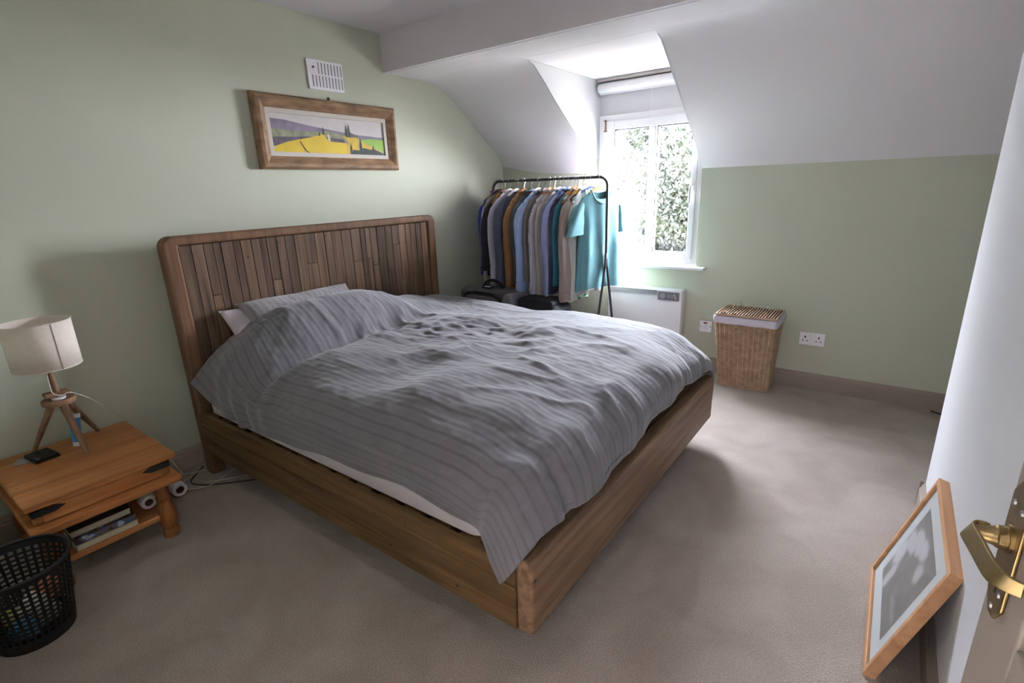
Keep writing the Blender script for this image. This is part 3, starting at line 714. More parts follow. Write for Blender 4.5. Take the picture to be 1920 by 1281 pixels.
BLK = nmat('black_leather', (28, 30, 28), .5, .4, var=.15, bump=.3, bscale=150)
wt = thing('wallet', (-2.77, .37, .376), 'black folded leather wallet lying on the bedside table', 'wallet')
def rotz(g, c, deg):
    M = Matrix.Rotation(math.radians(deg), 3, 'Z'); c = Vector(c); g.v = [tuple(M @ (Vector(p) - c) + c) for p in g.v]; return g
ob('lower_flap', rotz(G().box(-2.835, .325, .3762, -2.715, .410, .383), (-2.775, .37, .38), 8), BLK, wt, bevel=.003)
ob('upper_flap', rotz(G().box(-2.832, .328, .384, -2.718, .408, .391), (-2.775, .37, .38), 8), BLK, wt, bevel=.003)
ob('card_edge', rotz(G().box(-2.75, .331, .3905, -2.722, .336, .3925), (-2.775, .37, .38), 14), GRILLE, wt)
o = ob('card', rotz(G().box(-2.83, .285, .3755, -2.765, .335, .3768), (-2.80, .31, .376), -25), nmat('grey_card', (150, 146, 150), .5)); tag(o, 'grey plastic card half under the black wallet', 'card')

# books and rolls on the lower shelf
PAGES = nmat('book_pages', (196, 186, 162), .9, .1, var=.1, scale=8, stretch=(1, 1, 60))
def book(label, x0, y0, z0, x1, y1, z1, cover, spine='far'):
    b = thing('book', ((x0 + x1) / 2, (y0 + y1) / 2, z0), label, 'book', 'books on the lower shelf of the bedside table')
    ob('page_block', G().box(x0 + .004, y0 + .003, z0 + .002, x1 - (.004 if spine == 'front' else .001), y1 - .003, z1 - .002), PAGES, b)
    ob('cover', G().box(x0, y0, z0, x1, y1, z0 + .0018).box(x0, y0, z1 - .0018, x1, y1, z1).box(x0 if spine == 'far' else x1 - .004, y0, z0, x0 + .004 if spine == 'far' else x1, y1, z1), cover, b)
    return b
def art_cover(name, cols, scale):
    m = bpy.data.materials.new(name); m.use_nodes = True; n = m.node_tree.nodes; l = m.node_tree.links
    v = n.new('ShaderNodeTexNoise'); v.inputs['Scale'].default_value = scale; v.inputs['Detail'].default_value = 3
    t = n.new('ShaderNodeTexCoord'); l.new(t.outputs['Object'], v.inputs[0]); c = n.new('ShaderNodeValToRGB'); l.new(v.outputs[0], c.inputs[0])
    c.color_ramp.elements[0].position = .36; c.color_ramp.elements[0].color = lin(cols[0]) + (1,); c.color_ramp.elements[1].position = .66; c.color_ramp.elements[1].color = lin(cols[-1]) + (1,)
    for i, q in enumerate(cols[1:-1]):
        e = c.color_ramp.elements.new(.36 + .3 * (i + 1) / (len(cols) - 1)); e.color = lin(q) + (1,)
    l.new(c.outputs[0], n['Principled BSDF'].inputs['Base Color']); n['Principled BSDF'].inputs['Roughness'].default_value = .4
    return m
CREAMC = nmat('cream_cover', (190, 182, 160), .6)
book('cream paged book lowest on the bedside table shelf', -2.52, .322, .1165, -2.356, .528, .140, CREAMC)
book('thick book with a colourful picture spine facing out on the lower shelf', -2.52, .325, .1405, -2.362, .525, .168, art_cover('picture_cover', [(20, 20, 30), (60, 40, 60), (120, 100, 60), (60, 90, 150), (190, 190, 200)], 22), 'front')
book('cream paged paperback lying on the colourful picture book', -2.53, .318, .1685, -2.375, .518, .196, nmat('plum_cover', (60, 40, 48), .5))
book('thin dark covered book on top of the shelf pile', -2.55, .325, .1965, -2.42, .500, .210, nmat('navy_cover', (28, 28, 42), .5))
def roll(label, c, M, r=.030, w=.05):
    t = thing('paper_roll', c, label, 'roll', 'white rolls by the bedside table')
    ob('roll_body', G().lathe([(r * .55, 0), (r * .95, 0), (r, .002), (r, w - .002), (r * .95, w), (r * .55, w), (r * .55, 0)], c, 24, False, M), UPVC, t, smooth=40)
    ob('core', G().lathe([(r * .5, .001), (r * .5, w - .001), (r * .545, w - .001), (r * .545, .001), (r * .5, .001)], c, 24, False, M), nmat('cardboard', (96, 72, 56), .9), t, smooth=40)
My = Matrix.Rotation(PI / 2, 3, 'Y')
roll('white paper roll lying on the lower shelf behind the front leg', (-2.49, .600, .1475), My)
roll('white paper roll on the carpet beyond the bedside table leg', (-2.70, .785, .036), My, .034, .05)

# ------------------------------------------------------------------ WASTE BIN
BINM = nmat('black_bin_plastic', (30, 31, 32), .5, .4)
BC = (-2.175, .14); BH, RT, RB = .278, .143, .104
wb = thing('waste_bin', (BC[0], BC[1], 0), 'black perforated plastic waste bin in front of the bedside table', 'bin')
def br(z): return RB + (RT - RB) * (z / BH)
g = G(); NA, rows = 38, 17; zlo, zhi = .042, .252
# solid foot band and rim band
def shell(g, z0, z1, th=.003):
    g.lathe([(br(z0), z0), (br(z1), z1), (br(z1) - th, z1), (br(z0) - th, z0), (br(z0), z0)], (BC[0], BC[1], 0), 64, False)
shell(g, 0, zlo); g.lathe([(RB, .001), (RB, .005)], (BC[0], BC[1], 0), 48)
ob('foot_band', g, BINM, wb, smooth=40)
g = G(); shell(g, zhi, BH - .006); g.lathe([(RT - .002, BH - .010), (RT + .006, BH - .008), (RT + .008, BH - .002), (RT + .004, BH + .002), (RT - .003, BH), (RT - .002, BH - .010)], (BC[0], BC[1], 0), 64, False)
ob('rim', g, BINM, wb, smooth=50)
g = G()
for k in range(NA):
    a0 = 2 * PI * k / NA; da = 2 * PI / NA * .40
    vs = []
    for z in (zlo - .002, zhi + .002):
        for rr in (br(z), br(z) - .003):
            for a in (a0 - da / 2, a0 + da / 2): vs.append((BC[0] + rr * math.cos(a), BC[1] + rr * math.sin(a), z))
    g.add(vs, [(0, 1, 5, 4), (2, 6, 7, 3), (0, 4, 6, 2), (1, 3, 7, 5)])
nr = 12
for r in range(1, nr):
    z = zlo + (zhi - zlo) * r / nr; h = .0032
    g.lathe([(br(z - h) - .0003, z - h), (br(z + h) - .0003, z + h), (br(z + h) - .0028, z + h), (br(z - h) - .0028, z - h), (br(z - h) - .0003, z - h)], (BC[0], BC[1], 0), 88, False)
o = ob('perforated_wall', g, BINM, wb); o['kind'] = 'stuff'
rb = random.Random(3)
rub = [(210, 210, 205), (90, 150, 200), (200, 190, 120), (215, 215, 210), (190, 110, 90)]
rubl = ['crumpled white tissue in the waste bin, lowest of the rubbish', 'crumpled light blue wrapper in the waste bin', 'crumpled yellowish wrapper in the waste bin', 'crumpled white paper ball on top of the bin rubbish', 'crumpled reddish wrapper in the waste bin']
for i, (dx, dy, z) in enumerate(((-.01, .03, .05), (.04, -.03, .055), (-.045, -.03, .06), (.015, .01, .115), (-.02, .055, .125))):
    g = G(); R = .038
    g.lathe([(max(.001, R * math.sin(PI * q / 10)), -R * math.cos(PI * q / 10)) for q in range(11)], (0, 0, 0), 16, False)
    g.v = [tuple(Vector(p) * (1 + .45 * noise.noise(Vector(p) * 40 + Vector((i * 9, 0, 0)))) + Vector((BC[0] + dx, BC[1] + dy, z))) for p in g.v]
    tag(ob('crumpled_paper', g, nmat('rubbish_%d' % i, rub[i], .8)), rubl[i], 'litter', 'rubbish in the waste bin')

# ------------------------------------------------------------------ CABLES ON THE FLOOR
def cable(label, pts, r, mat):
    tag(ob('charging_cable', G().tube(cat(pts, 10), r, 6), mat, None, smooth=60), label, 'cable')
cable('white cable looping on the carpet from the wall towards the bed', [(-2.86, .80, .25), (-2.80, .85, .06), (-2.84, .90, .006), (-2.78, .97, .006), (-2.70, .90, .006), (-2.62, .96, .010), (-2.55, 1.08, .006)], .0026, CABW)
cable('white cable curling back beside the bedside table', [(-2.86, 1.05, .006), (-2.80, .90, .006), (-2.74, .82, .006), (-2.66, .84, .006), (-2.62, .93, .006), (-2.66, 1.03, .014), (-2.68, 1.15, .006)], .0026, CABW)
cable('black cable running across the carpet under the bed rail', [(-2.86, .98, .004), (-2.75, .87, .005), (-2.66, .89, .005), (-2.57, .97, .005), (-2.45, 1.10, .005)], .003, nmat('black_cable', (25, 25, 28), .5))
cable('short black cable at the foot of the far skirting board', [(.33, 3.82, .006), (.40, 3.80, .006), (.48, 3.82, .03), (.50, 3.83, .10)], .005, MATS['black_cable'])

# ------------------------------------------------------------------ CLOTHES RACK
BLACKM = nmat('black_tube_metal', (46, 46, 50), .4, .5)
RY, RZ, RX0, RX1 = 3.45, 1.455, -2.715, -1.690
rk = thing('clothes_rack', ((RX0 + RX1) / 2, RY, 0), 'black tubular metal clothes rack in front of the window wall', 'rack')
def arc(cx, cz, r, a0, a1, n=8): return [(cx + r * math.cos(a0 + (a1 - a0) * i / n), RY, cz + r * math.sin(a0 + (a1 - a0) * i / n)) for i in range(n + 1)]
pts = [(RX0, RY, .88)] + arc(RX0 + .06, RZ - .06, .06, PI, PI / 2) + arc(RX1 - .06, RZ - .06, .06, PI / 2, 0) + [(RX1, RY, .88)]
ob('hanging_bar', G().tube(pts, .0105, 12), BLACKM, rk, smooth=50)
for x in (RX0, RX1):
    for s in (-1, 1):
        ob('leg', G().tube([(x, RY + s * .008, .92), (x, RY + s * .012, .84), (x, RY + s * .225, .012)], .009, 10), BLACKM, rk, smooth=50)
    ob('foot_bar', G().tube([(x, RY - .23, .012), (x, RY + .23, .012)], .010, 10), BLACKM, rk, smooth=50)
ob('lower_bar', G().tube([(RX0, RY, .10), (RX1, RY, .10)], .007, 8), BLACKM, rk, smooth=50)
ob('bar_stud', G().box(RX1 - .075, RY - .003, RZ + .008, RX1 - .068, RY + .003, RZ + .020), BLACKM, rk)

def fabric(name, rgb, var=.06, stripes=None, leaf=False):
    m = bpy.data.materials.new(name); m.use_nodes = True; n = m.node_tree.nodes; l = m.node_tree.links; b = n['Principled BSDF']
    b.inputs['Roughness'].default_value = .9; b.inputs['Specular IOR Level'].default_value = .15; b.inputs['Sheen Weight'].default_value = .2
    t = n.new('ShaderNodeTexCoord'); nz = n.new('ShaderNodeTexNoise'); nz.inputs['Scale'].default_value = 9 if leaf else 14; l.new(t.outputs['Object'], nz.inputs[0])
    c = n.new('ShaderNodeValToRGB'); l.new(nz.outputs[0], c.inputs[0]); k = lin(rgb)
    if leaf:
        c.color_ramp.interpolation = 'CONSTANT'
        nz.inputs['Scale'].default_value = 26
        c.color_ramp.elements[0].color = lin((60, 110, 80)) + (1,); c.color_ramp.elements[1].position = .46; c.color_ramp.elements[1].color = k + (1,)
    else:
        c.color_ramp.elements[0].position = .3; c.color_ramp.elements[1].position = .7
        c.color_ramp.elements[0].color = tuple(v * (1 - var) for v in k) + (1,); c.color_ramp.elements[1].color = tuple(min(1, v * (1 + var)) for v in k) + (1,)
    out = c.outputs[0]
    if stripes:
        sp = n.new('ShaderNodeSeparateXYZ'); l.new(t.outputs['Object'], sp.inputs[0])
        mu = n.new('ShaderNodeMath'); mu.operation = 'MULTIPLY'; mu.inputs[1].default_value = 55; l.new(sp.outputs['Y'], mu.inputs[0])
        fr = n.new('ShaderNodeMath'); fr.operation = 'FRACT'; l.new(mu.outputs[0], fr.inputs[0])
        gt = n.new('ShaderNodeMath'); gt.operation = 'GREATER_THAN'; gt.inputs[1].default_value = .72; l.new(fr.outputs[0], gt.inputs[0])
        mx = n.new('ShaderNodeMix'); mx.data_type = 'RGBA'; l.new(gt.outputs[0], mx.inputs[0]); l.new(out, mx.inputs[6]); mx.inputs[7].default_value = lin(stripes) + (1,); out = mx.outputs[2]
    l.new(out, b.inputs['Base Color'])
    n2 = n.new('ShaderNodeTexNoise'); n2.inputs['Scale'].default_value = 300; l.new(t.outputs['Object'], n2.inputs[0])
    bp = n.new('ShaderNodeBump'); bp.inputs['Strength'].default_value = .25; bp.inputs['Distance'].default_value = .002; l.new(n2.outputs[0], bp.inputs['Height']); l.new(bp.outputs[0], b.inputs['Normal'])
    return m
HOOK = nmat('chrome_hook', (200, 200, 205), .25, metal=.9)
HW = {'wood': nmat('hanger_wood', (168, 112, 66), .5), 'white': UPVC, 'yellow': nmat('hanger_yellow', (225, 195, 100), .5), 'blue': nmat('hanger_blue', (90, 110, 170), .5), 'black': BLK}
def lerp(a, b, t): return a + (b - a) * t
def prof_at(P, z):
    for (z0, w0), (z1, w1) in zip(P[:-1], P[1:]):
        if z0 >= z >= z1: return lerp(w0, w1, (z0 - z) / (z0 - z1) if z0 != z1 else 0)
    return P[-1][1]
def garment(name, label, catg, x, col, hem, cuff, seed, rot=0, t=.020, slw=.042, short=False, collar=True, hood=False, open_neck=False, wide=.215, mat=None, cuffcol=None):
    rg = random.Random(seed)
    m = mat or fabric('cloth_%s' % seed, col)
    root = thing(name, (x, RY, hem), label, catg, 'clothes hanging on the rack')
    Mz = Matrix.Rotation(math.radians(rot), 3, 'Z'); C = Vector((x, RY, 0))
    top = 1.372
    prof = [(top, .062), (1.362, .075), (1.345, .12), (1.315, .18), (1.28, wide - .008), (1.25, wide), (1.16, wide - .01), (1.0, wide - .004), (.8, wide + .006), (hem, wide + .012)]
    if open_neck: prof[0] = (top, .088); prof[1] = (1.358, .094); prof[2] = (1.340, .135)
    zs = [top - .004 * i for i in range(8)] + [lerp(1.34, 1.24, i / 8) for i in range(1, 9)] + [lerp(1.24, hem, (i / 26)) for i in range(1, 27)]
    NS = 56
    def P(i, j):
        z = zs[i]; w = prof_at(prof, z); a = 2 * PI * j / NS
        low = min(1, max(0, (1.30 - z) / .35))
        th = (.012 + (t - .006) * min(1, (top - z) / .12)) * (1 + .25 * low)
        f = low * (.010 * math.sin(a * 5 + seed + z * 2.2) + .007 * math.sin(a * 9 + seed * 2 - z * 3) + .006 * noise.noise(Vector((a * 2, z * 5, seed))))
        ca, sa = math.cos(a), math.sin(a)
        px = (th + f) * (math.copysign(abs(ca) ** .8, ca)); py = w * (math.copysign(abs(sa) ** .85, sa)) + f * .5 * sa
        zz = z
        if open_neck and i < 12:
            kk = max(0, 1 - (py / .098) ** 2) ** .7 * (1 - i / 12); zz -= (.095 if ca > 0 else .022) * kk * min(1, abs(ca) * 2.5); px = px * (1 - .0 * kk) + (.012 * kk if ca > 0 else -.010 * kk)
        if i == len(zs) - 1: zz += .010 * math.sin(a * 2 + seed)
        return tuple(C + Mz @ Vector((px, py, zz)))
    g = G(); g.grid(P, len(zs), NS, wrap=True)
    ob('body', g, m, root, smooth=70)
    for s in (-1, 1):
        L = 1.275 - cuff
        if short:
            path = [(0, s * (wide - .045), 1.292), (.002, s * (wide - .01), 1.25), (.006, s * (wide + .022), 1.17), (.010, s * (wide + .042), 1.10), (.012, s * (wide + .050), 1.065)]
            rad = [(.012, .03), (.03, .055), (.03, .068), (.026, .075), (.024, .078)]
        else:
            b0 = rg.uniform(-.012, .012); b1 = rg.uniform(-.01, .012)
            path = [(0, s * (wide - .04), 1.292), (.001, s * (wide - .012), 1.255), (b0 * .5, s * (wide + .010), 1.17), (b0, s * (wide + .018), 1.275 - L * .40), (b1, s * (wide + .012), 1.275 - L * .68), (b1 * .6, s * (wide + .018), cuff + .07), (b1 * .6, s * (wide + .02), cuff)]
            rad = [(.014, .028), (.022, .044), (.025, slw + .008), (.026, slw + .006), (.025, slw), (.024, slw - .004), (.023, slw - .008)]
        pts = cat(path, 5); rr = []
        for i in range(len(pts)):
            q = i / 5; k = min(int(q), len(rad) - 2); f = q - k
            sx_k = 1 if short else max(1, slw / .046)
            wob = .0035 * noise.noise(Vector((seed, i * .7, s)))
            rr.append((lerp(rad[k][0], rad[k + 1][0], f) * sx_k + wob, lerp(rad[k][1], rad[k + 1][1], f) + wob))
        g = G(); n = 18; vs = []
        for i, p in enumerate(pts):
            for k in range(n):
                a = 2 * PI * k / n; fold = 1 + .16 * math.sin(3 * a + i * .12 + seed) * min(1, i / 8)
                vs.append(tuple(C + Mz @ (p + Vector((rr[i][0] * math.cos(a) * fold, rr[i][1] * math.sin(a) * fold, .006 * math.sin(a) if i else 0)))))
        fs = [(i * n + k, i * n + (k + 1) % n, (i + 1) * n + (k + 1) % n, (i + 1) * n + k) for i in range(len(pts) - 1) for k in range(n)] + [tuple(range(n))]
        g.add(vs, fs); sl = ob('sleeve', g, m, root, smooth=70)
        if not short:
            e = pts[-1]; r0 = rr[-1]
            g = G(); vs = []
            for (dz, k1) in ((.060, 1.04), (.060, 1.08), (.0, 1.10), (-.004, 1.04), (-.004, .9)):
                for k in range(n):
                    a = 2 * PI * k / n; vs.append(tuple(C + Mz @ (e + Vector((r0[0] * k1 * math.cos(a), r0[1] * k1 * math.sin(a), dz)))))
            g.add(vs, [(i * n + k, i * n + (k + 1) % n, (i + 1) * n + (k + 1) % n, (i + 1) * n + k) for i in range(4) for k in range(n)])
            ob('cuff', g, cuffcol or m, sl, smooth=50)
    if collar:
        pts = [C + Mz @ Vector((.022 * math.cos(a), .068 * math.sin(a), 1.372 - .012 * math.cos(a))) for a in [2 * PI * i / 20 for i in range(20)]]
        ob('collar', G().tube(pts, [(.006, .016)] * 20, 8, closed=True), m, root, smooth=60)
        for s in (-1, 1):
            vs = [C + Mz @ Vector(p) for p in ((.024, s * .012, 1.372), (.026, s * .066, 1.376), (.034, s * .070, 1.335), (.038, s * .030, 1.315))]
            vs += [v + Mz @ Vector((.003, 0, 0)) for v in vs]
            ob('collar_point', G().add(vs, [(0, 1, 2, 3), (4, 7, 6, 5), (0, 4, 5, 1), (1, 5, 6, 2), (2, 6, 7, 3), (3, 7, 4, 0)]), m, root)
    if open_neck:
        pts = [C + Mz @ Vector(((.028 if math.cos(a) > 0 else .020) * math.cos(a), .086 * math.sin(a), 1.370 - (.092 * max(0, math.cos(a)) ** 1.1 + .020 * max(0, -math.cos(a))))) for a in [2 * PI * i / 36 for i in range(36)]]
        ob('neckband', G().tube(pts, [(.004, .009)] * 36, 8, closed=True), m, root, smooth=60)
    if hood:
        g = G(); g.lathe([(max(.001, math.sin(PI * q / 8)), -math.cos(PI * q / 8)) for q in range(9)], (0, 0, 0), 14, False)
        g.v = [tuple(C + Vector((-.01 + p[0] * .022, -.20 + p[1] * .06, 1.215 + p[2] * .028))) for p in g.v]
        ob('hood', g, fabric('olive_hood', (62, 62, 52)), root, smooth=80)
    return root
def hanger(label, x, rot, kind):
    h = thing('hanger', (x, RY, 1.33), label, 'hanger', 'hangers on the clothes rack')
    Mz = Matrix.Rotation(math.radians(rot), 3, 'Z'); C = Vector((x, RY, 0))
    hk = [(0, -.015 + 0, RZ - .004), (0, -.0145, RZ + .006)] + [(0, .0145 * math.cos(a), RZ + .0025 + .0145 * math.sin(a)) for a in [PI - i * PI / 8 for i in range(1, 9)]] + [(0, .0145, RZ - .012), (0, .006, RZ - .03), (0, 0, RZ - .045), (0, 0, 1.378)]
    ob('hook', G().tube([C + Mz @ Vector(p) for p in hk], .0019, 6), HOOK if kind != 'black' else BLACKM, h, smooth=60)
    ys = [-.195 + .39 * i / 16 for i in range(17)]
    pts = [C + Mz @ Vector((0, y, 1.392 - .105 * (abs(y) / .195) ** 1.35)) for y in ys]
    ob('shoulder_bar', G().tube(pts, [(.007, .011) if abs(y) < .1 else (.006, .009) for y in ys], 8), HW[kind], h, smooth=60)
CL = [
 ('jacket', 'royal blue garment at the left end of the rack', 'jacket', -2.672, (38, 40, 130), .74, .74, dict(wide=.205)),
 ('shirt', 'cream shirt hanging beside the black hooded jacket', 'shirt', -2.645, (158, 156, 146), .70, .665, dict(collar=False, wide=.205)),
 ('jacket', 'black jacket with an olive hood near the left end of the rack', 'jacket', -2.600, (50, 50, 54), .72, .78, dict(hood=True, slw=.056, wide=.235)),
 ('shirt', 'lavender white shirt between the black jacket and the dark navy jacket', 'shirt', -2.545, (186, 182, 200), .68, .634, {}),
 ('jacket', 'dark navy jacket in a clear crumpled cover left of the brown jacket', 'jacket', -2.478, (84, 90, 108), .66, .66, dict(collar=False)),
 ('jacket', 'tan brown corduroy jacket on a wooden hanger', 'jacket', -2.408, (142, 104, 70), .66, .645, dict(slw=.058, t=.026)),
 ('jacket', 'charcoal teal jacket between the brown jacket and the pale blue shirt', 'jacket', -2.340, (66, 76, 82), .68, .70, dict(slw=.046)),
 ('shirt', 'pale blue long sleeved shirt left of the middle of the rack', 'shirt', -2.270, (150, 170, 212), .68, .636, dict(slw=.070, t=.026, wide=.225)),
 ('cardigan', 'grey brown thin cardigan right of the pale blue shirt', 'cardigan', -2.215, (118, 112, 108), .70, .72, {}),
 ('shirt', 'white and pale grey striped shirt with blue cuffs', 'shirt', -2.170, (184, 180, 190), .62, .575, dict(stripes=(150, 150, 160), slw=.056, cuffc=(160, 176, 212))),
 ('shirt', 'peach cuffed beige shirt in the middle of the rack', 'shirt', -2.125, (172, 158, 150), .62, .568, dict(cuffc=(214, 176, 152))),
 ('shirt', 'slate grey shirt with a pale turned collar', 'shirt', -2.080, (128, 130, 146), .64, .62, {}),
 ('shirt', 'periwinkle blue shirt right of the slate grey shirt', 'shirt', -2.040, (150, 156, 196), .62, .605, {}),
 ('jacket', 'dark navy sweater left of the teal blue shirt', 'sweater', -1.998, (58, 60, 78), .64, .64, dict(slw=.048)),
 ('shirt', 'teal blue shirt left of the taupe shirt', 'shirt', -1.955, (50, 108, 128), .70, .70, {}),
 ('shirt', 'taupe brown button cuffed shirt with the widest sleeve', 'shirt', -1.915, (140, 126, 120), .64, .60, dict(slw=.076, t=.028, wide=.235)),
 ('jacket', 'dark brown jacket behind the taupe shirt', 'jacket', -1.885, (84, 74, 74), .68, .74, dict(collar=False)),
 ('shirt', 'pale grey shirt with dark cuff button near the right end', 'shirt', -1.858, (172, 174, 172), .63, .60, dict(slw=.046)),
 ('shirt', 'white shirt with green leaf print showing below the taupe shirt', 'shirt', -1.935, (188, 196, 190), .55, .86, dict(leaf=True, collar=False, t=.008, wide=.16)),
]
for i, (nm, lb, ct, x, col, hem, cuff, kw) in enumerate(CL):
    kw = dict(kw)
    mat = fabric('cloth_%d' % (i + 20), col, stripes=kw.pop('stripes', None), leaf=kw.pop('leaf', False))
    cc = kw.pop('cuffc', None)
    if cc: kw['cuffcol'] = fabric('cuff_%d' % i, cc)
    rot = 0 if i < 3 else random.Random(i).uniform(-6, 6)
    if 'wide' not in kw: kw['wide'] = .215 + random.Random(i + 50).uniform(-.018, .018)
    garment(nm, lb, ct, x, col, hem, cuff, i + 2, rot=rot, mat=mat, **kw)
garment('long_sleeved_top', 'pale green long sleeved top at the right end of the rack behind the teal t-shirt', 'top', -1.812, (176, 196, 190), .74, .72, 41, rot=-24, collar=False, t=.022, wide=.195)
garment('tshirt', 'teal crew neck t-shirt facing the bed at the right end of the rack', 't-shirt', -1.745, (98, 146, 154), .665, .7, 40, rot=-18, short=True, collar=False, open_neck=True, t=.026, wide=.215)
kinds = ['wood', 'black', 'wood', 'white', 'white', 'wood', 'black', 'white', 'black', 'wood', 'wood', 'white', 'blue', 'blue', 'wood', 'wood', 'yellow', 'white', 'wood']
for i, (nm, lb, ct, x, *_r) in enumerate(CL):
    hanger('%s hanger carrying the %s' % ({'wood': 'wooden', 'white': 'white', 'black': 'black', 'yellow': 'yellow', 'blue': 'blue'}[kinds[i]], ' '.join(lb.split()[:5])), x, random.Random(i).uniform(-5, 5), kinds[i])
hanger('yellow hanger inside the neck of the teal crew neck t-shirt', -1.745, -18, 'yellow')
hanger('lilac blue hanger carrying the pale green long sleeved top', -1.812, -24, 'blue')

# ------------------------------------------------------------------ SUITCASE AND BAG
CANV = nmat('grey_canvas', (104, 102, 108), .9, .15, var=.1, scale=20, bump=.3, bscale=300)
CANL = nmat('light_grey_canvas', (128, 124, 134), .9, .15, var=.08, bump=.3, bscale=300)
BLKF = nmat('black_fabric', (34, 34, 38), .8, var=.1, bump=.2)
sc = thing('suitcase', (-2.50, 3.12, 0), 'grey soft suitcase with black carry handle between bed and rack', 'suitcase')
def rbx(g, x0, x1, y0, y1, z0, z1, r=.06):
    po = []
    for (cx, cz, a0) in ((x1 - r, z1 - r, 0), (x0 + r, z1 - r, PI / 2), (x0 + r, z0 + r, PI), (x1 - r, z0 + r, 3 * PI / 2)):
        for i in range(7): po.append((cx + r * math.cos(a0 + PI / 2 * i / 6), cz + r * math.sin(a0 + PI / 2 * i / 6)))
    return g.prism(po, 'y', y0, y1)
ob('shell', rbx(G(), -2.79, -2.24, 3.04, 3.27, .04, .655, .07), CANV, sc, bevel=.035, seg=4)
ob('front_pocket', rbx(G(), -2.74, -2.36, 2.985, 3.06, .08, .60, .09), CANV, sc, bevel=.02, seg=3)
ob('side_panel', rbx(G(), -2.33, -2.232, 3.00, 3.26, .06, .64, .045), CANL, sc, bevel=.02, seg=3)
ob('zip', G().tube([(-2.76, 3.035, .44), (-2.755, 3.035, .555), (-2.70, 3.032, .612), (-2.60, 3.03, .625), (-2.45, 3.03, .62), (-2.37, 3.03, .585), (-2.35, 3.03, .48)], .007, 8), BLKF, sc)
ob('zip', G().tube([(-2.74, 2.985, .44), (-2.73, 2.985, .52), (-2.68, 2.98, .565), (-2.5, 2.98, .575), (-2.40, 2.98, .55), (-2.37, 2.98, .46)], .005, 8), BLKF, sc)
ob('carry_handle', G().tube(cat([(-2.60, 3.12, .655), (-2.57, 3.12, .690), (-2.50, 3.12, .712), (-2.43, 3.12, .690), (-2.40, 3.12, .655)], 6), [(.008, .014)] * 25, 8), BLKF, sc, smooth=60)
ob('label_holder', G().box(-2.555, 3.045, .658, -2.475, 3.095, .668), BLKF, sc, bevel=.003)
ob('name_card', G().box(-2.545, 3.055, .6685, -2.487, 3.085, .6705), PLAST, sc)
for x in (-2.72, -2.32): ob('wheel', G().lathe([(.022, 0), (.022, .02)], (x, 3.1, .022), 16, True, My), BLKF, sc)
bg_ = thing('travel_bag', (-2.06, 3.16, 0), 'dark grey travel bag standing under the shirts beside the suitcase', 'bag')
ob('bag_body', rbx(G(), -2.215, -1.86, 3.03, 3.26, .0, .585, .06), nmat('dark_grey_cloth', (66, 66, 72), .9, var=.2, scale=10, bump=.3), bg_, bevel=.03, seg=4)
ob('buckle_strap', G().box(-2.15, 3.022, .1, -2.12, 3.03, .56), BLKF, bg_)
ob('bag_flap', rbx(G(), -2.20, -1.89, 3.02, 3.22, .52, .62, .03), BLKF, bg_, bevel=.015, seg=3)

# ------------------------------------------------------------------ WICKER HAMPER
WICK = nmat('brown_wicker', (182, 154, 128), .7, .3, var=.22, scale=30)
WICD = nmat('dark_wicker_core', (70, 54, 42), .8)
LINEN = nmat('white_liner', (205, 200, 214), .9, .1, bump=.2, bscale=40)
hm = thing('laundry_hamper', (-.72, 3.73, 0), 'tall tapered brown wicker laundry hamper with white liner and lid', 'hamper')
HB = (-.882, -.560, 3.635, 3.825); HT = (-.920, -.532, 3.560, 3.842); HZ = .515
def hp(u, z, off=0):
    """point on the hamper's perimeter, u in 0..4, at height z"""
    t = z / HZ; x0, x1, y0, y1 = [lerp(a, b, t) for a, b in zip(HB, HT)]
    x0 -= off; x1 += off; y0 -= off; y1 += off
    r = .018; u = u % 4; s = int(u); f = u - s
    P = [(x0, y0), (x1, y0), (x1, y1), (x0, y1)]
    a = Vector((P[s][0], P[s][1], z)); b = Vector((P[(s + 1) % 4][0], P[(s + 1) % 4][1], z))
    p = a.lerp(b, f)
    # round the corners a little
    c = Vector(((x0 + x1) / 2, (y0 + y1) / 2, z)); e = max(0, 1 - min(f, 1 - f) / .06)
    return p + (c - p).normalized() * (.010 * e * e)
g = G(); g.grid(lambda i, j: tuple(hp(j / 10, HZ * i / 6, -.006)), 7, 40, wrap=True); ob('inner_wall', g, WICD, hm)
g = G(); NR = 62; US = [(s + k / m_) for s, m_ in ((0, 48), (1, 32), (2, 48), (3, 32)) for k in range(m_)]
for r in range(NR):
    z = .006 + (HZ - .012) * r / (NR - 1)
    pts = []
    for k, u in enumerate(US):
        w = 1 if (k + (r % 2) * 2) % 4 < 2 else -1
        pts.append(hp(u, z, .0018 * w - .0005))
    g.tube(pts, [(.0042, .0026)] * len(pts), 5, closed=True)
o = ob('woven_strands', g, WICK, hm, smooth=80); o['kind'] = 'stuff'
for s, m_ in ((0, 12), (1, 8)):
    for k in range(m_ + 1):
        u = s + k / m_
        ob('stake', G().tube([hp(u, .0, .0005), hp(u, HZ, .0005)], .0032, 6), WICK, hm)
g = G(); g.tube([hp(u, .006, .002) for u in US], .007, 6, closed=True); ob('base_braid', g, WICK, hm, smooth=70)
g = G()
lz = [(HZ - .045, .006), (HZ - .040, .009), (HZ - .01, .010), (HZ + .004, .008), (HZ + .008, .0), (HZ + .006, -.012)]
g.grid(lambda i, j: tuple(Vector(hp(j / 20, min(lz[i][0], HZ), lz[i][1])) + Vector((0, 0, max(0, lz[i][0] - HZ) + (.0025 * math.sin(j * .9) if i == 0 else 0)))), 6, 80, wrap=True)
ob('liner', g, LINEN, hm, smooth=60, solid=.003)
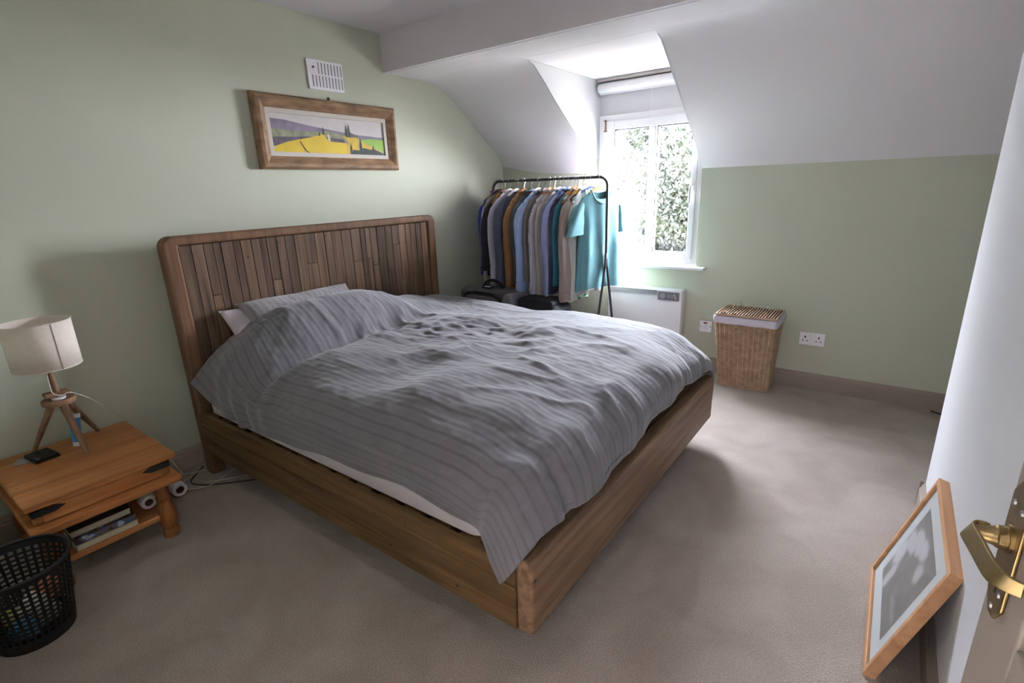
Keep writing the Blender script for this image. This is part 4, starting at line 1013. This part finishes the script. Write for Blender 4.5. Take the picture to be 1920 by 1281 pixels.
lid = ob('lid', G().box(HT[0] + .006, HT[2] + .004, HZ + .008, HT[1] - .006, HT[3] - .002, HZ + .020), WICD, hm)
for k in range(22):   # woven strips of the lid
    x = HT[0] + .004 + k * .01765
    pts = [(x + .008, HT[2] + .002 + (HT[3] - HT[2] - .002) * i / 16, HZ + .0215 + .0028 * (1 if (i + k // 2) % 2 else -1)) for i in range(17)]
    ob('lid_strip', G().tube(pts, [(.0085, .0035)] * 17, 6), WICK, lid, smooth=70)
ob('lid_rim', G().tube([(HT[0] + .004, HT[2] + .002, HZ + .016), (HT[1] - .004, HT[2] + .002, HZ + .016), (HT[1] - .004, HT[3], HZ + .016), (HT[0] + .004, HT[3], HZ + .016)], .0065, 8, closed=True), WICK, lid)
TIE = nmat('white_tie', (205, 208, 195), .8)
for (x, dz, dx) in ((-.832, .045, .012), (-.640, .065, .03)):
    ob('tie', G().tube(cat([(x, 3.835, HZ + .015), (x + .004, 3.836, HZ + .035), (x + dx * .6, 3.838, HZ + .02 + dz * .6), (x + dx, 3.842, HZ + .02 + dz)], 5), [(.006, .003)] * 16, 6), TIE, hm, smooth=60)
    ob('tie_knot', G().lathe([(.002, 0), (.011, .006), (.012, .014), (.003, .022)], (x, 3.832, HZ + .02), 10), TIE, hm, smooth=60)
ob('rope', G().tube(cat([(-.832, 3.838, HZ + .034), (-.78, 3.84, HZ + .030), (-.70, 3.84, HZ + .033), (-.64, 3.838, HZ + .034), (-.58, 3.84, HZ + .02), (-.54, 3.842, HZ + .005)], 6), .0035, 6), TIE, hm, smooth=60)
ob('rope', G().tube(cat([(-.915, 3.58, HZ + .02), (-.925, 3.60, HZ - .01), (-.935, 3.66, HZ - .08), (-.925, 3.70, HZ - .13)], 6), .0035, 6), TIE, hm, smooth=60)

# ------------------------------------------------------------------ PICTURE LEANING ON THE RIGHT WALL
ASH = wood('pale_ash_frame', (168, 122, 84), (190, 144, 104), (206, 162, 122), 'y', .5, knots=False, grain=.6)
# local frame: u along y, v up the lean, w outwards into the room
ex = Vector((0, 1, 0)); org = Vector((.106, 1.515, .001)); vdir = Vector((.128, -.018, .430)).normalized(); udir = Vector((-.004, 1, 0)).normalized(); wdir = vdir.cross(udir).normalized()
if wdir.x > 0: wdir = -wdir
FWD_, FHT, FDP = .530, .452, .030
pf = thing('framed_print', tuple(org), 'pale wood framed black and white print leaning on the right wall', 'picture')
def pl(u, v, w): return org + udir * u + vdir * v - wdir * 0 + wdir * (w - 0)
def lbox(g, u0, v0, w0, u1, v1, w1):
    vs = [pl(u, v, w) for (u, v, w) in ((u0, v0, w0), (u1, v0, w0), (u1, v1, w0), (u0, v1, w0), (u0, v0, w1), (u1, v0, w1), (u1, v1, w1), (u0, v1, w1))]
    return g.add(vs, [(0, 3, 2, 1), (4, 5, 6, 7), (0, 1, 5, 4), (1, 2, 6, 5), (2, 3, 7, 6), (3, 0, 4, 7)])
fw = .018
ob('frame_bar', lbox(G(), 0, 0, -FDP, FWD_, fw, 0), ASH, pf, bevel=.001, seg=1)
ob('frame_bar', lbox(G(), 0, FHT - fw, -FDP, FWD_, FHT, 0), ASH, pf, bevel=.001, seg=1)
ob('frame_bar', lbox(G(), 0, fw, -FDP, fw, FHT - fw, 0), ASH, pf, bevel=.001, seg=1)
ob('frame_bar', lbox(G(), FWD_ - fw, fw, -FDP, FWD_, FHT - fw, 0), ASH, pf, bevel=.001, seg=1)
ob('backing_board', lbox(G(), fw, fw, -.026, FWD_ - fw, FHT - fw, -.022), nmat('brown_board', (120, 90, 66), .9), pf)
ob('mount', lbox(G(), fw, fw, -.0219, FWD_ - fw, FHT - fw, -.010), nmat('pale_mount', (200, 206, 208), .8), pf)
# the print: soft grey photograph of a curled pale form
pm = bpy.data.materials.new('grey_photograph'); pm.use_nodes = True; n = pm.node_tree.nodes; l = pm.node_tree.links
uvn = n.new('ShaderNodeUVMap'); uvn.uv_map = 'print'; bsdf = n['Principled BSDF']; bsdf.inputs['Roughness'].default_value = .35
nzz = n.new('ShaderNodeTexNoise'); nzz.inputs['Scale'].default_value = 5; nzz.inputs['Detail'].default_value = 5; l.new(uvn.outputs[0], nzz.inputs[0])
acc = None
def vmath(op, a, b=None):
    q = n.new('ShaderNodeVectorMath'); q.operation = op; l.new(a, q.inputs[0])
    if b is not None: q.inputs[1].default_value = b
    return q
wv = n.new('ShaderNodeMix'); wv.data_type = 'VECTOR'; wv.inputs[0].default_value = .10; l.new(uvn.outputs[0], wv.inputs[4]); l.new(nzz.outputs['Color'], wv.inputs[5])
for (cx, cy, rx, ry, amp) in ((.80, .62, .16, .10, 1), (.66, .74, .18, .10, 1), (.50, .80, .14, .09, .9), (.86, .42, .12, .20, .9), (.30, .70, .10, .10, .6), (.74, .18, .07, .2, .8), (.25, .25, .2, .05, .25)):
    s1 = vmath('SUBTRACT', wv.outputs[1], (cx, cy, .05)); s2 = vmath('DIVIDE', s1.outputs[0], (rx, ry, 1)); ln = n.new('ShaderNodeVectorMath'); ln.operation = 'LENGTH'; l.new(s2.outputs[0], ln.inputs[0])
    mr = n.new('ShaderNodeMapRange'); mr.interpolation_type = 'SMOOTHSTEP'; mr.inputs['From Min'].default_value = 1.25; mr.inputs['From Max'].default_value = .5; mr.inputs['To Max'].default_value = amp; l.new(ln.outputs['Value'], mr.inputs['Value'])
    if acc is None: acc = mr.outputs[0]
    else:
        q = n.new('ShaderNodeMath'); q.operation = 'MAXIMUM'; l.new(acc, q.inputs[0]); l.new(mr.outputs[0], q.inputs[1]); acc = q.outputs[0]
mq = n.new('ShaderNodeMath'); mq.operation = 'MULTIPLY_ADD'; mq.inputs[1].default_value = .35; l.new(nzz.outputs[0], mq.inputs[0]); l.new(acc, mq.inputs[2])
crp = n.new('ShaderNodeValToRGB'); l.new(mq.outputs[0], crp.inputs[0]); crp.color_ramp.elements[0].color = lin((104, 104, 102)) + (1,); crp.color_ramp.elements[0].position = .1; crp.color_ramp.elements[1].color = lin((192, 192, 200)) + (1,); crp.color_ramp.elements[1].position = 1.0
l.new(crp.outputs[0], bsdf.inputs['Base Color'])
g = G(); u0, u1, v0, v1 = .085, FWD_ - .085, .075, FHT - .075
g.add([pl(u0, v0, -.0096), pl(u1, v0, -.0096), pl(u1, v1, -.0096), pl(u0, v1, -.0096)], [(0, 1, 2, 3)])
m = g.mesh('print'); uvl = m.uv_layers.new(name='print')
for lp in m.loops: uvl.data[lp.index].uv = [(0, 0), (1, 0), (1, 1), (0, 1)][lp.vertex_index]
m.materials.append(pm); ob('print', m, pm, pf)
PG = bpy.data.materials.new('picture_glass'); PG.use_nodes = True
n = PG.node_tree.nodes; l = PG.node_tree.links; n.remove(n['Principled BSDF'])
tr = n.new('ShaderNodeBsdfTransparent'); gl = n.new('ShaderNodeBsdfGlossy'); gl.inputs['Roughness'].default_value = .08
fr = facing(n, l, .4); mxs = n.new('ShaderNodeMixShader')
l.new(fr.outputs[0], mxs.inputs[0]); l.new(tr.outputs[0], mxs.inputs[1]); l.new(gl.outputs[0], mxs.inputs[2]); l.new(mxs.outputs[0], n['Material Output'].inputs[0])
ob('glazing', lbox(G(), fw, fw, -.0075, FWD_ - fw, FHT - fw, -.006), PG, pf)

# ------------------------------------------------------------------ DOOR (standing open) WITH BRASS HANDLE
BRASS = nmat('aged_brass', (150, 130, 92), .38, .5, metal=1.0, var=.15, scale=20, bump=.1, bscale=80)
dA = Vector((.224, .03, 0)); dB = Vector((.1495, .735, 0)); dd = (dB - dA).normalized(); dn = Vector((-dd.y, dd.x, 0))   # dn points into the room (-x)
door = bpy.data.objects.new('door_1', None); COL.objects.link(door); door.location = dA; door['_o'] = tuple(dA); door['kind'] = 'structure'
DW = (dB - dA).length
def dp(s, w, z): return dA + dd * s + dn * w + Vector((0, 0, z))
def dbox(g, s0, w0, z0, s1, w1, z1):
    vs = [dp(*q) for q in ((s0, w0, z0), (s1, w0, z0), (s1, w1, z0), (s0, w1, z0), (s0, w0, z1), (s1, w0, z1), (s1, w1, z1), (s0, w1, z1))]
    return g.add(vs, [(0, 3, 2, 1), (4, 5, 6, 7), (0, 1, 5, 4), (1, 2, 6, 5), (2, 3, 7, 6), (3, 0, 4, 7)])
st = .105; T = .033
leaf = ob('door_leaf', dbox(G(), .01, -T + .009, .012, DW - .01, -.009, 1.975), DOORP, door)
for nm, (a, z0, b, z1) in {'stile_a': (0, .008, st, 1.98), 'stile_b': (DW - st, .008, DW, 1.98)}.items():
    ob('stile', dbox(G(), a, -T, z0, b, 0, z1), DOORP, door, bevel=.003)
for (z0, z1) in ((.008, .22), (.78, .93), (1.86, 1.98)):
    ob('door_rail', dbox(G(), st, -T, z0, DW - st, 0, z1), DOORP, door, bevel=.003)
for (z0, z1) in ((.26, .74), (.97, 1.82)):
    ob('raised_panel', dbox(G(), st + .045, -.010, z0, DW - st - .045, -.003, z1), DOORP, door, bevel=.006, seg=2)
# handle plate centred on s = DW - .06
hc = DW - .038; pw = .025; zt, zbm = 1.066, .914
g = G(); poly = [(hc - pw, zt - .0), (hc + pw, zt), (hc + pw, zbm + .022), (hc + pw * .3, zbm), (hc - pw * .3, zbm), (hc - pw, zbm + .022)]
poly = [(hc - pw * .3, zt + .02), (hc + pw * .3, zt + .02), (hc + pw, zt - .002), (hc + pw, zbm + .022), (hc + pw * .3, zbm), (hc - pw * .3, zbm), (hc - pw, zbm + .022), (hc - pw, zt - .002)]
k = len(poly); vs = [dp(s, 0.0005, z) for s, z in poly] + [dp(s, .0045, z) for s, z in poly]
g.add(vs, [tuple(range(k)), tuple(range(k, 2 * k))] + [(i, (i + 1) % k, k + (i + 1) % k, k + i) for i in range(k)])
plate = ob('handle_plate', g, BRASS, door, bevel=.0015)
for (s, z) in ((hc + .012, zt - .012), (hc - .012, zt - .012), (hc + .012, zbm + .035), (hc - .012, zbm + .035), (hc, zbm + .012)):
    g = G(); g.tube([dp(s, .004, z), dp(s, .0065, z)], [.0042, .003], 12); ob('screw', g, METAL, plate)
g = G(); g.tube([dp(hc, .0046, .958), dp(hc, .0052, .958)], .004, 12); dbox(g, hc - .0018, .0046, .944, hc + .0018, .0052, .958); ob('keyhole', g, DARKG, plate)
hz = 1.015
g = G(); g.tube([dp(hc, .004, hz), dp(hc, .008, hz), dp(hc, .0085, hz), dp(hc, .016, hz), dp(hc, .018, hz), dp(hc, .028, hz), dp(hc, .036, hz)], [.0155, .0155, .013, .0125, .0105, .0085, .0075], 20)
hd = ob('door_handle', g, BRASS, door, smooth=40)
# flat lever strip curling over the spindle end and back to the door
path = [(hc + .005, .026), (hc + .009, .029), (hc + .010, .035), (hc + .005, .039), (hc - .004, .039), (hc - .026, .037), (hc - .052, .035), (hc - .068, .033), (hc - .077, .029), (hc - .083, .021), (hc - .086, .013)]
pp_ = cat([Vector((a, b, 0)) for a, b in path], 5)
g = G(); vs = []; wz = []
for i, p in enumerate(pp_):
    a = pp_[max(i - 1, 0)]; b = pp_[min(i + 1, len(pp_) - 1)]; tg = (b - a).normalized(); nr_ = Vector((-tg.y, tg.x, 0))
    tt = i / (len(pp_) - 1); hw = lerp(.0100, .0080, tt)
    for (sgn, zz) in ((1, hw), (1, -hw), (-1, -hw), (-1, hw)):
        q = p + nr_ * .0016 * sgn; vs.append(dp(q.x, q.y - zz * .45 * min(1, (1 - tt) * 4), hz - .004 * tt + zz))
fs = [(i * 4 + k, i * 4 + (k + 1) % 4, (i + 1) * 4 + (k + 1) % 4, (i + 1) * 4 + k) for i in range(len(pp_) - 1) for k in range(4)] + [(0, 1, 2, 3), tuple((len(pp_) - 1) * 4 + k for k in range(4))]
g.add(vs, fs); ob('lever', g, BRASS, hd, smooth=50, bevel=.001)
for z in (.25, 1.75): ob('door_hinge', dbox(G(), -.012, -.01, z, .002, .002, z + .09), BRASS, door)

# ------------------------------------------------------------------ OUTSIDE THE WINDOW
LEAF = bpy.data.materials.new('leaves'); LEAF.use_nodes = True
n = LEAF.node_tree.nodes; l = LEAF.node_tree.links; b = n['Principled BSDF']; b.inputs['Roughness'].default_value = .5
t_ = n.new('ShaderNodeTexCoord'); nz = n.new('ShaderNodeTexNoise'); nz.inputs['Scale'].default_value = 1.1; nz.inputs['Detail'].default_value = 4; l.new(t_.outputs['Object'], nz.inputs[0])
c = n.new('ShaderNodeValToRGB'); l.new(nz.outputs[0], c.inputs[0]); c.color_ramp.elements[0].position = .35; c.color_ramp.elements[1].position = .7
c.color_ramp.elements[0].color = (.0035, .0048, .0050, 1); c.color_ramp.elements[1].color = (.017, .021, .010, 1); l.new(c.outputs[0], b.inputs['Base Color'])
trl = n.new('ShaderNodeBsdfTranslucent'); l.new(c.outputs[0], trl.inputs[0]); mxl = n.new('ShaderNodeMixShader'); mxl.inputs[0].default_value = .4
l.new(b.outputs[0], mxl.inputs[1]); l.new(trl.outputs[0], mxl.inputs[2]); l.new(mxl.outputs[0], n['Material Output'].inputs[0])
BARK = nmat('bark', (22, 20, 20), .9, var=.3)
LAWN = nmat('pale_gravel', (92, 90, 84), .95, var=.08, scale=3)
gr = ob('ground_outside', G().box(-30, 4.6, -3.2, 20, 40, -3.0), LAWN); gr['kind'] = 'structure'
def tree(x, y, h, r, seed, label, nleaf=9000, low=-.8):
    rt = random.Random(seed)
    t = thing('tree', (x, y, -3.0), label, 'tree', 'trees beyond the window')
    br_ = G(); br_.tube([(x, y, -3.0), (x + .05, y, -1.5), (x - .05, y, 0), (x, y, h * .55)], [.16, .13, .10, .05], 8)
    blobs = []
    for k in range(16):
        a = rt.uniform(0, 2 * PI); z = rt.uniform(low, h - 1.2); rr = r * rt.uniform(.2, .75)
        c = Vector((x + rr * math.cos(a), y + rr * math.sin(a) * .7, z)); blobs.append((c, r * rt.uniform(.35, .6)))
        br_.tube([(x, y, max(-2.6, z - .9)), tuple(c * .5 + Vector((x, y, z - .4)) * .5), tuple(c)], [.04, .025, .01], 5)
    ob('trunk', br_, BARK, t, smooth=60)
    g = G()
    for i in range(nleaf):
        c, R = blobs[i % len(blobs)]
        d = Vector((rt.gauss(0, 1), rt.gauss(0, 1), rt.gauss(0, 1))).normalized() * R * rt.uniform(.45, 1.0) ** .5
        p = c + d; a = Vector((rt.gauss(0, 1), rt.gauss(0, 1), rt.gauss(0, 1))).normalized() * rt.uniform(.030, .065); bb = a.orthogonal().normalized() * a.length * .45
        g.add([p - a, p + bb, p + a, p - bb], [(0, 1, 2, 3)])
    m = bpy.data.meshes.new('foliage'); m.from_pydata([tuple(v) for v in g.v], [], g.f); m.materials.append(LEAF)
    o = ob('foliage', m, LEAF, t); o['kind'] = 'stuff'
tree(-3.3, 9.2, 3.4, 1.5, 1, 'broad leafy tree seen through the middle of the window', 34000)
tree(-6.6, 12.8, 4.2, 1.6, 2, 'tall tree rising behind the roof of the white gable', 12000)
tree(-5.0, 11.4, 4.6, 1.7, 6, 'leafy tree seen through the left pane beside the white gable', 34000)
tree(-1.2, 8.2, 3.1, 1.3, 3, 'leafy tree seen through the right pane', 22000)
tree(-4.0, 14.6, 4.6, 2.4, 4, 'large tree furthest away beyond the window', 34000)
RENDW = nmat('white_render', (235, 235, 232), .9)
nh = thing('neighbouring_house', (-5.0, 8.6, -3.0), 'bright white gable of a neighbouring house seen through the left pane', 'house')
ob('gable_wall', G().prism([(-8.2, -3.0), (-3.62, -3.0), (-3.66, 1.42), (-3.85, 1.58), (-5.6, 3.9), (-8.2, 1.6)], 'y', 8.5, 8.9), RENDW, nh)
ob('roof_edge', G().prism([(-3.58, 1.33), (-3.60, 1.46), (-5.6, 4.05), (-5.6, 3.93), (-3.78, 1.50)], 'y', 8.42, 9.2), nmat('pale_slate', (200, 200, 205), .8), nh)

for o in bpy.data.objects:
    if '_o' in o: del o['_o']
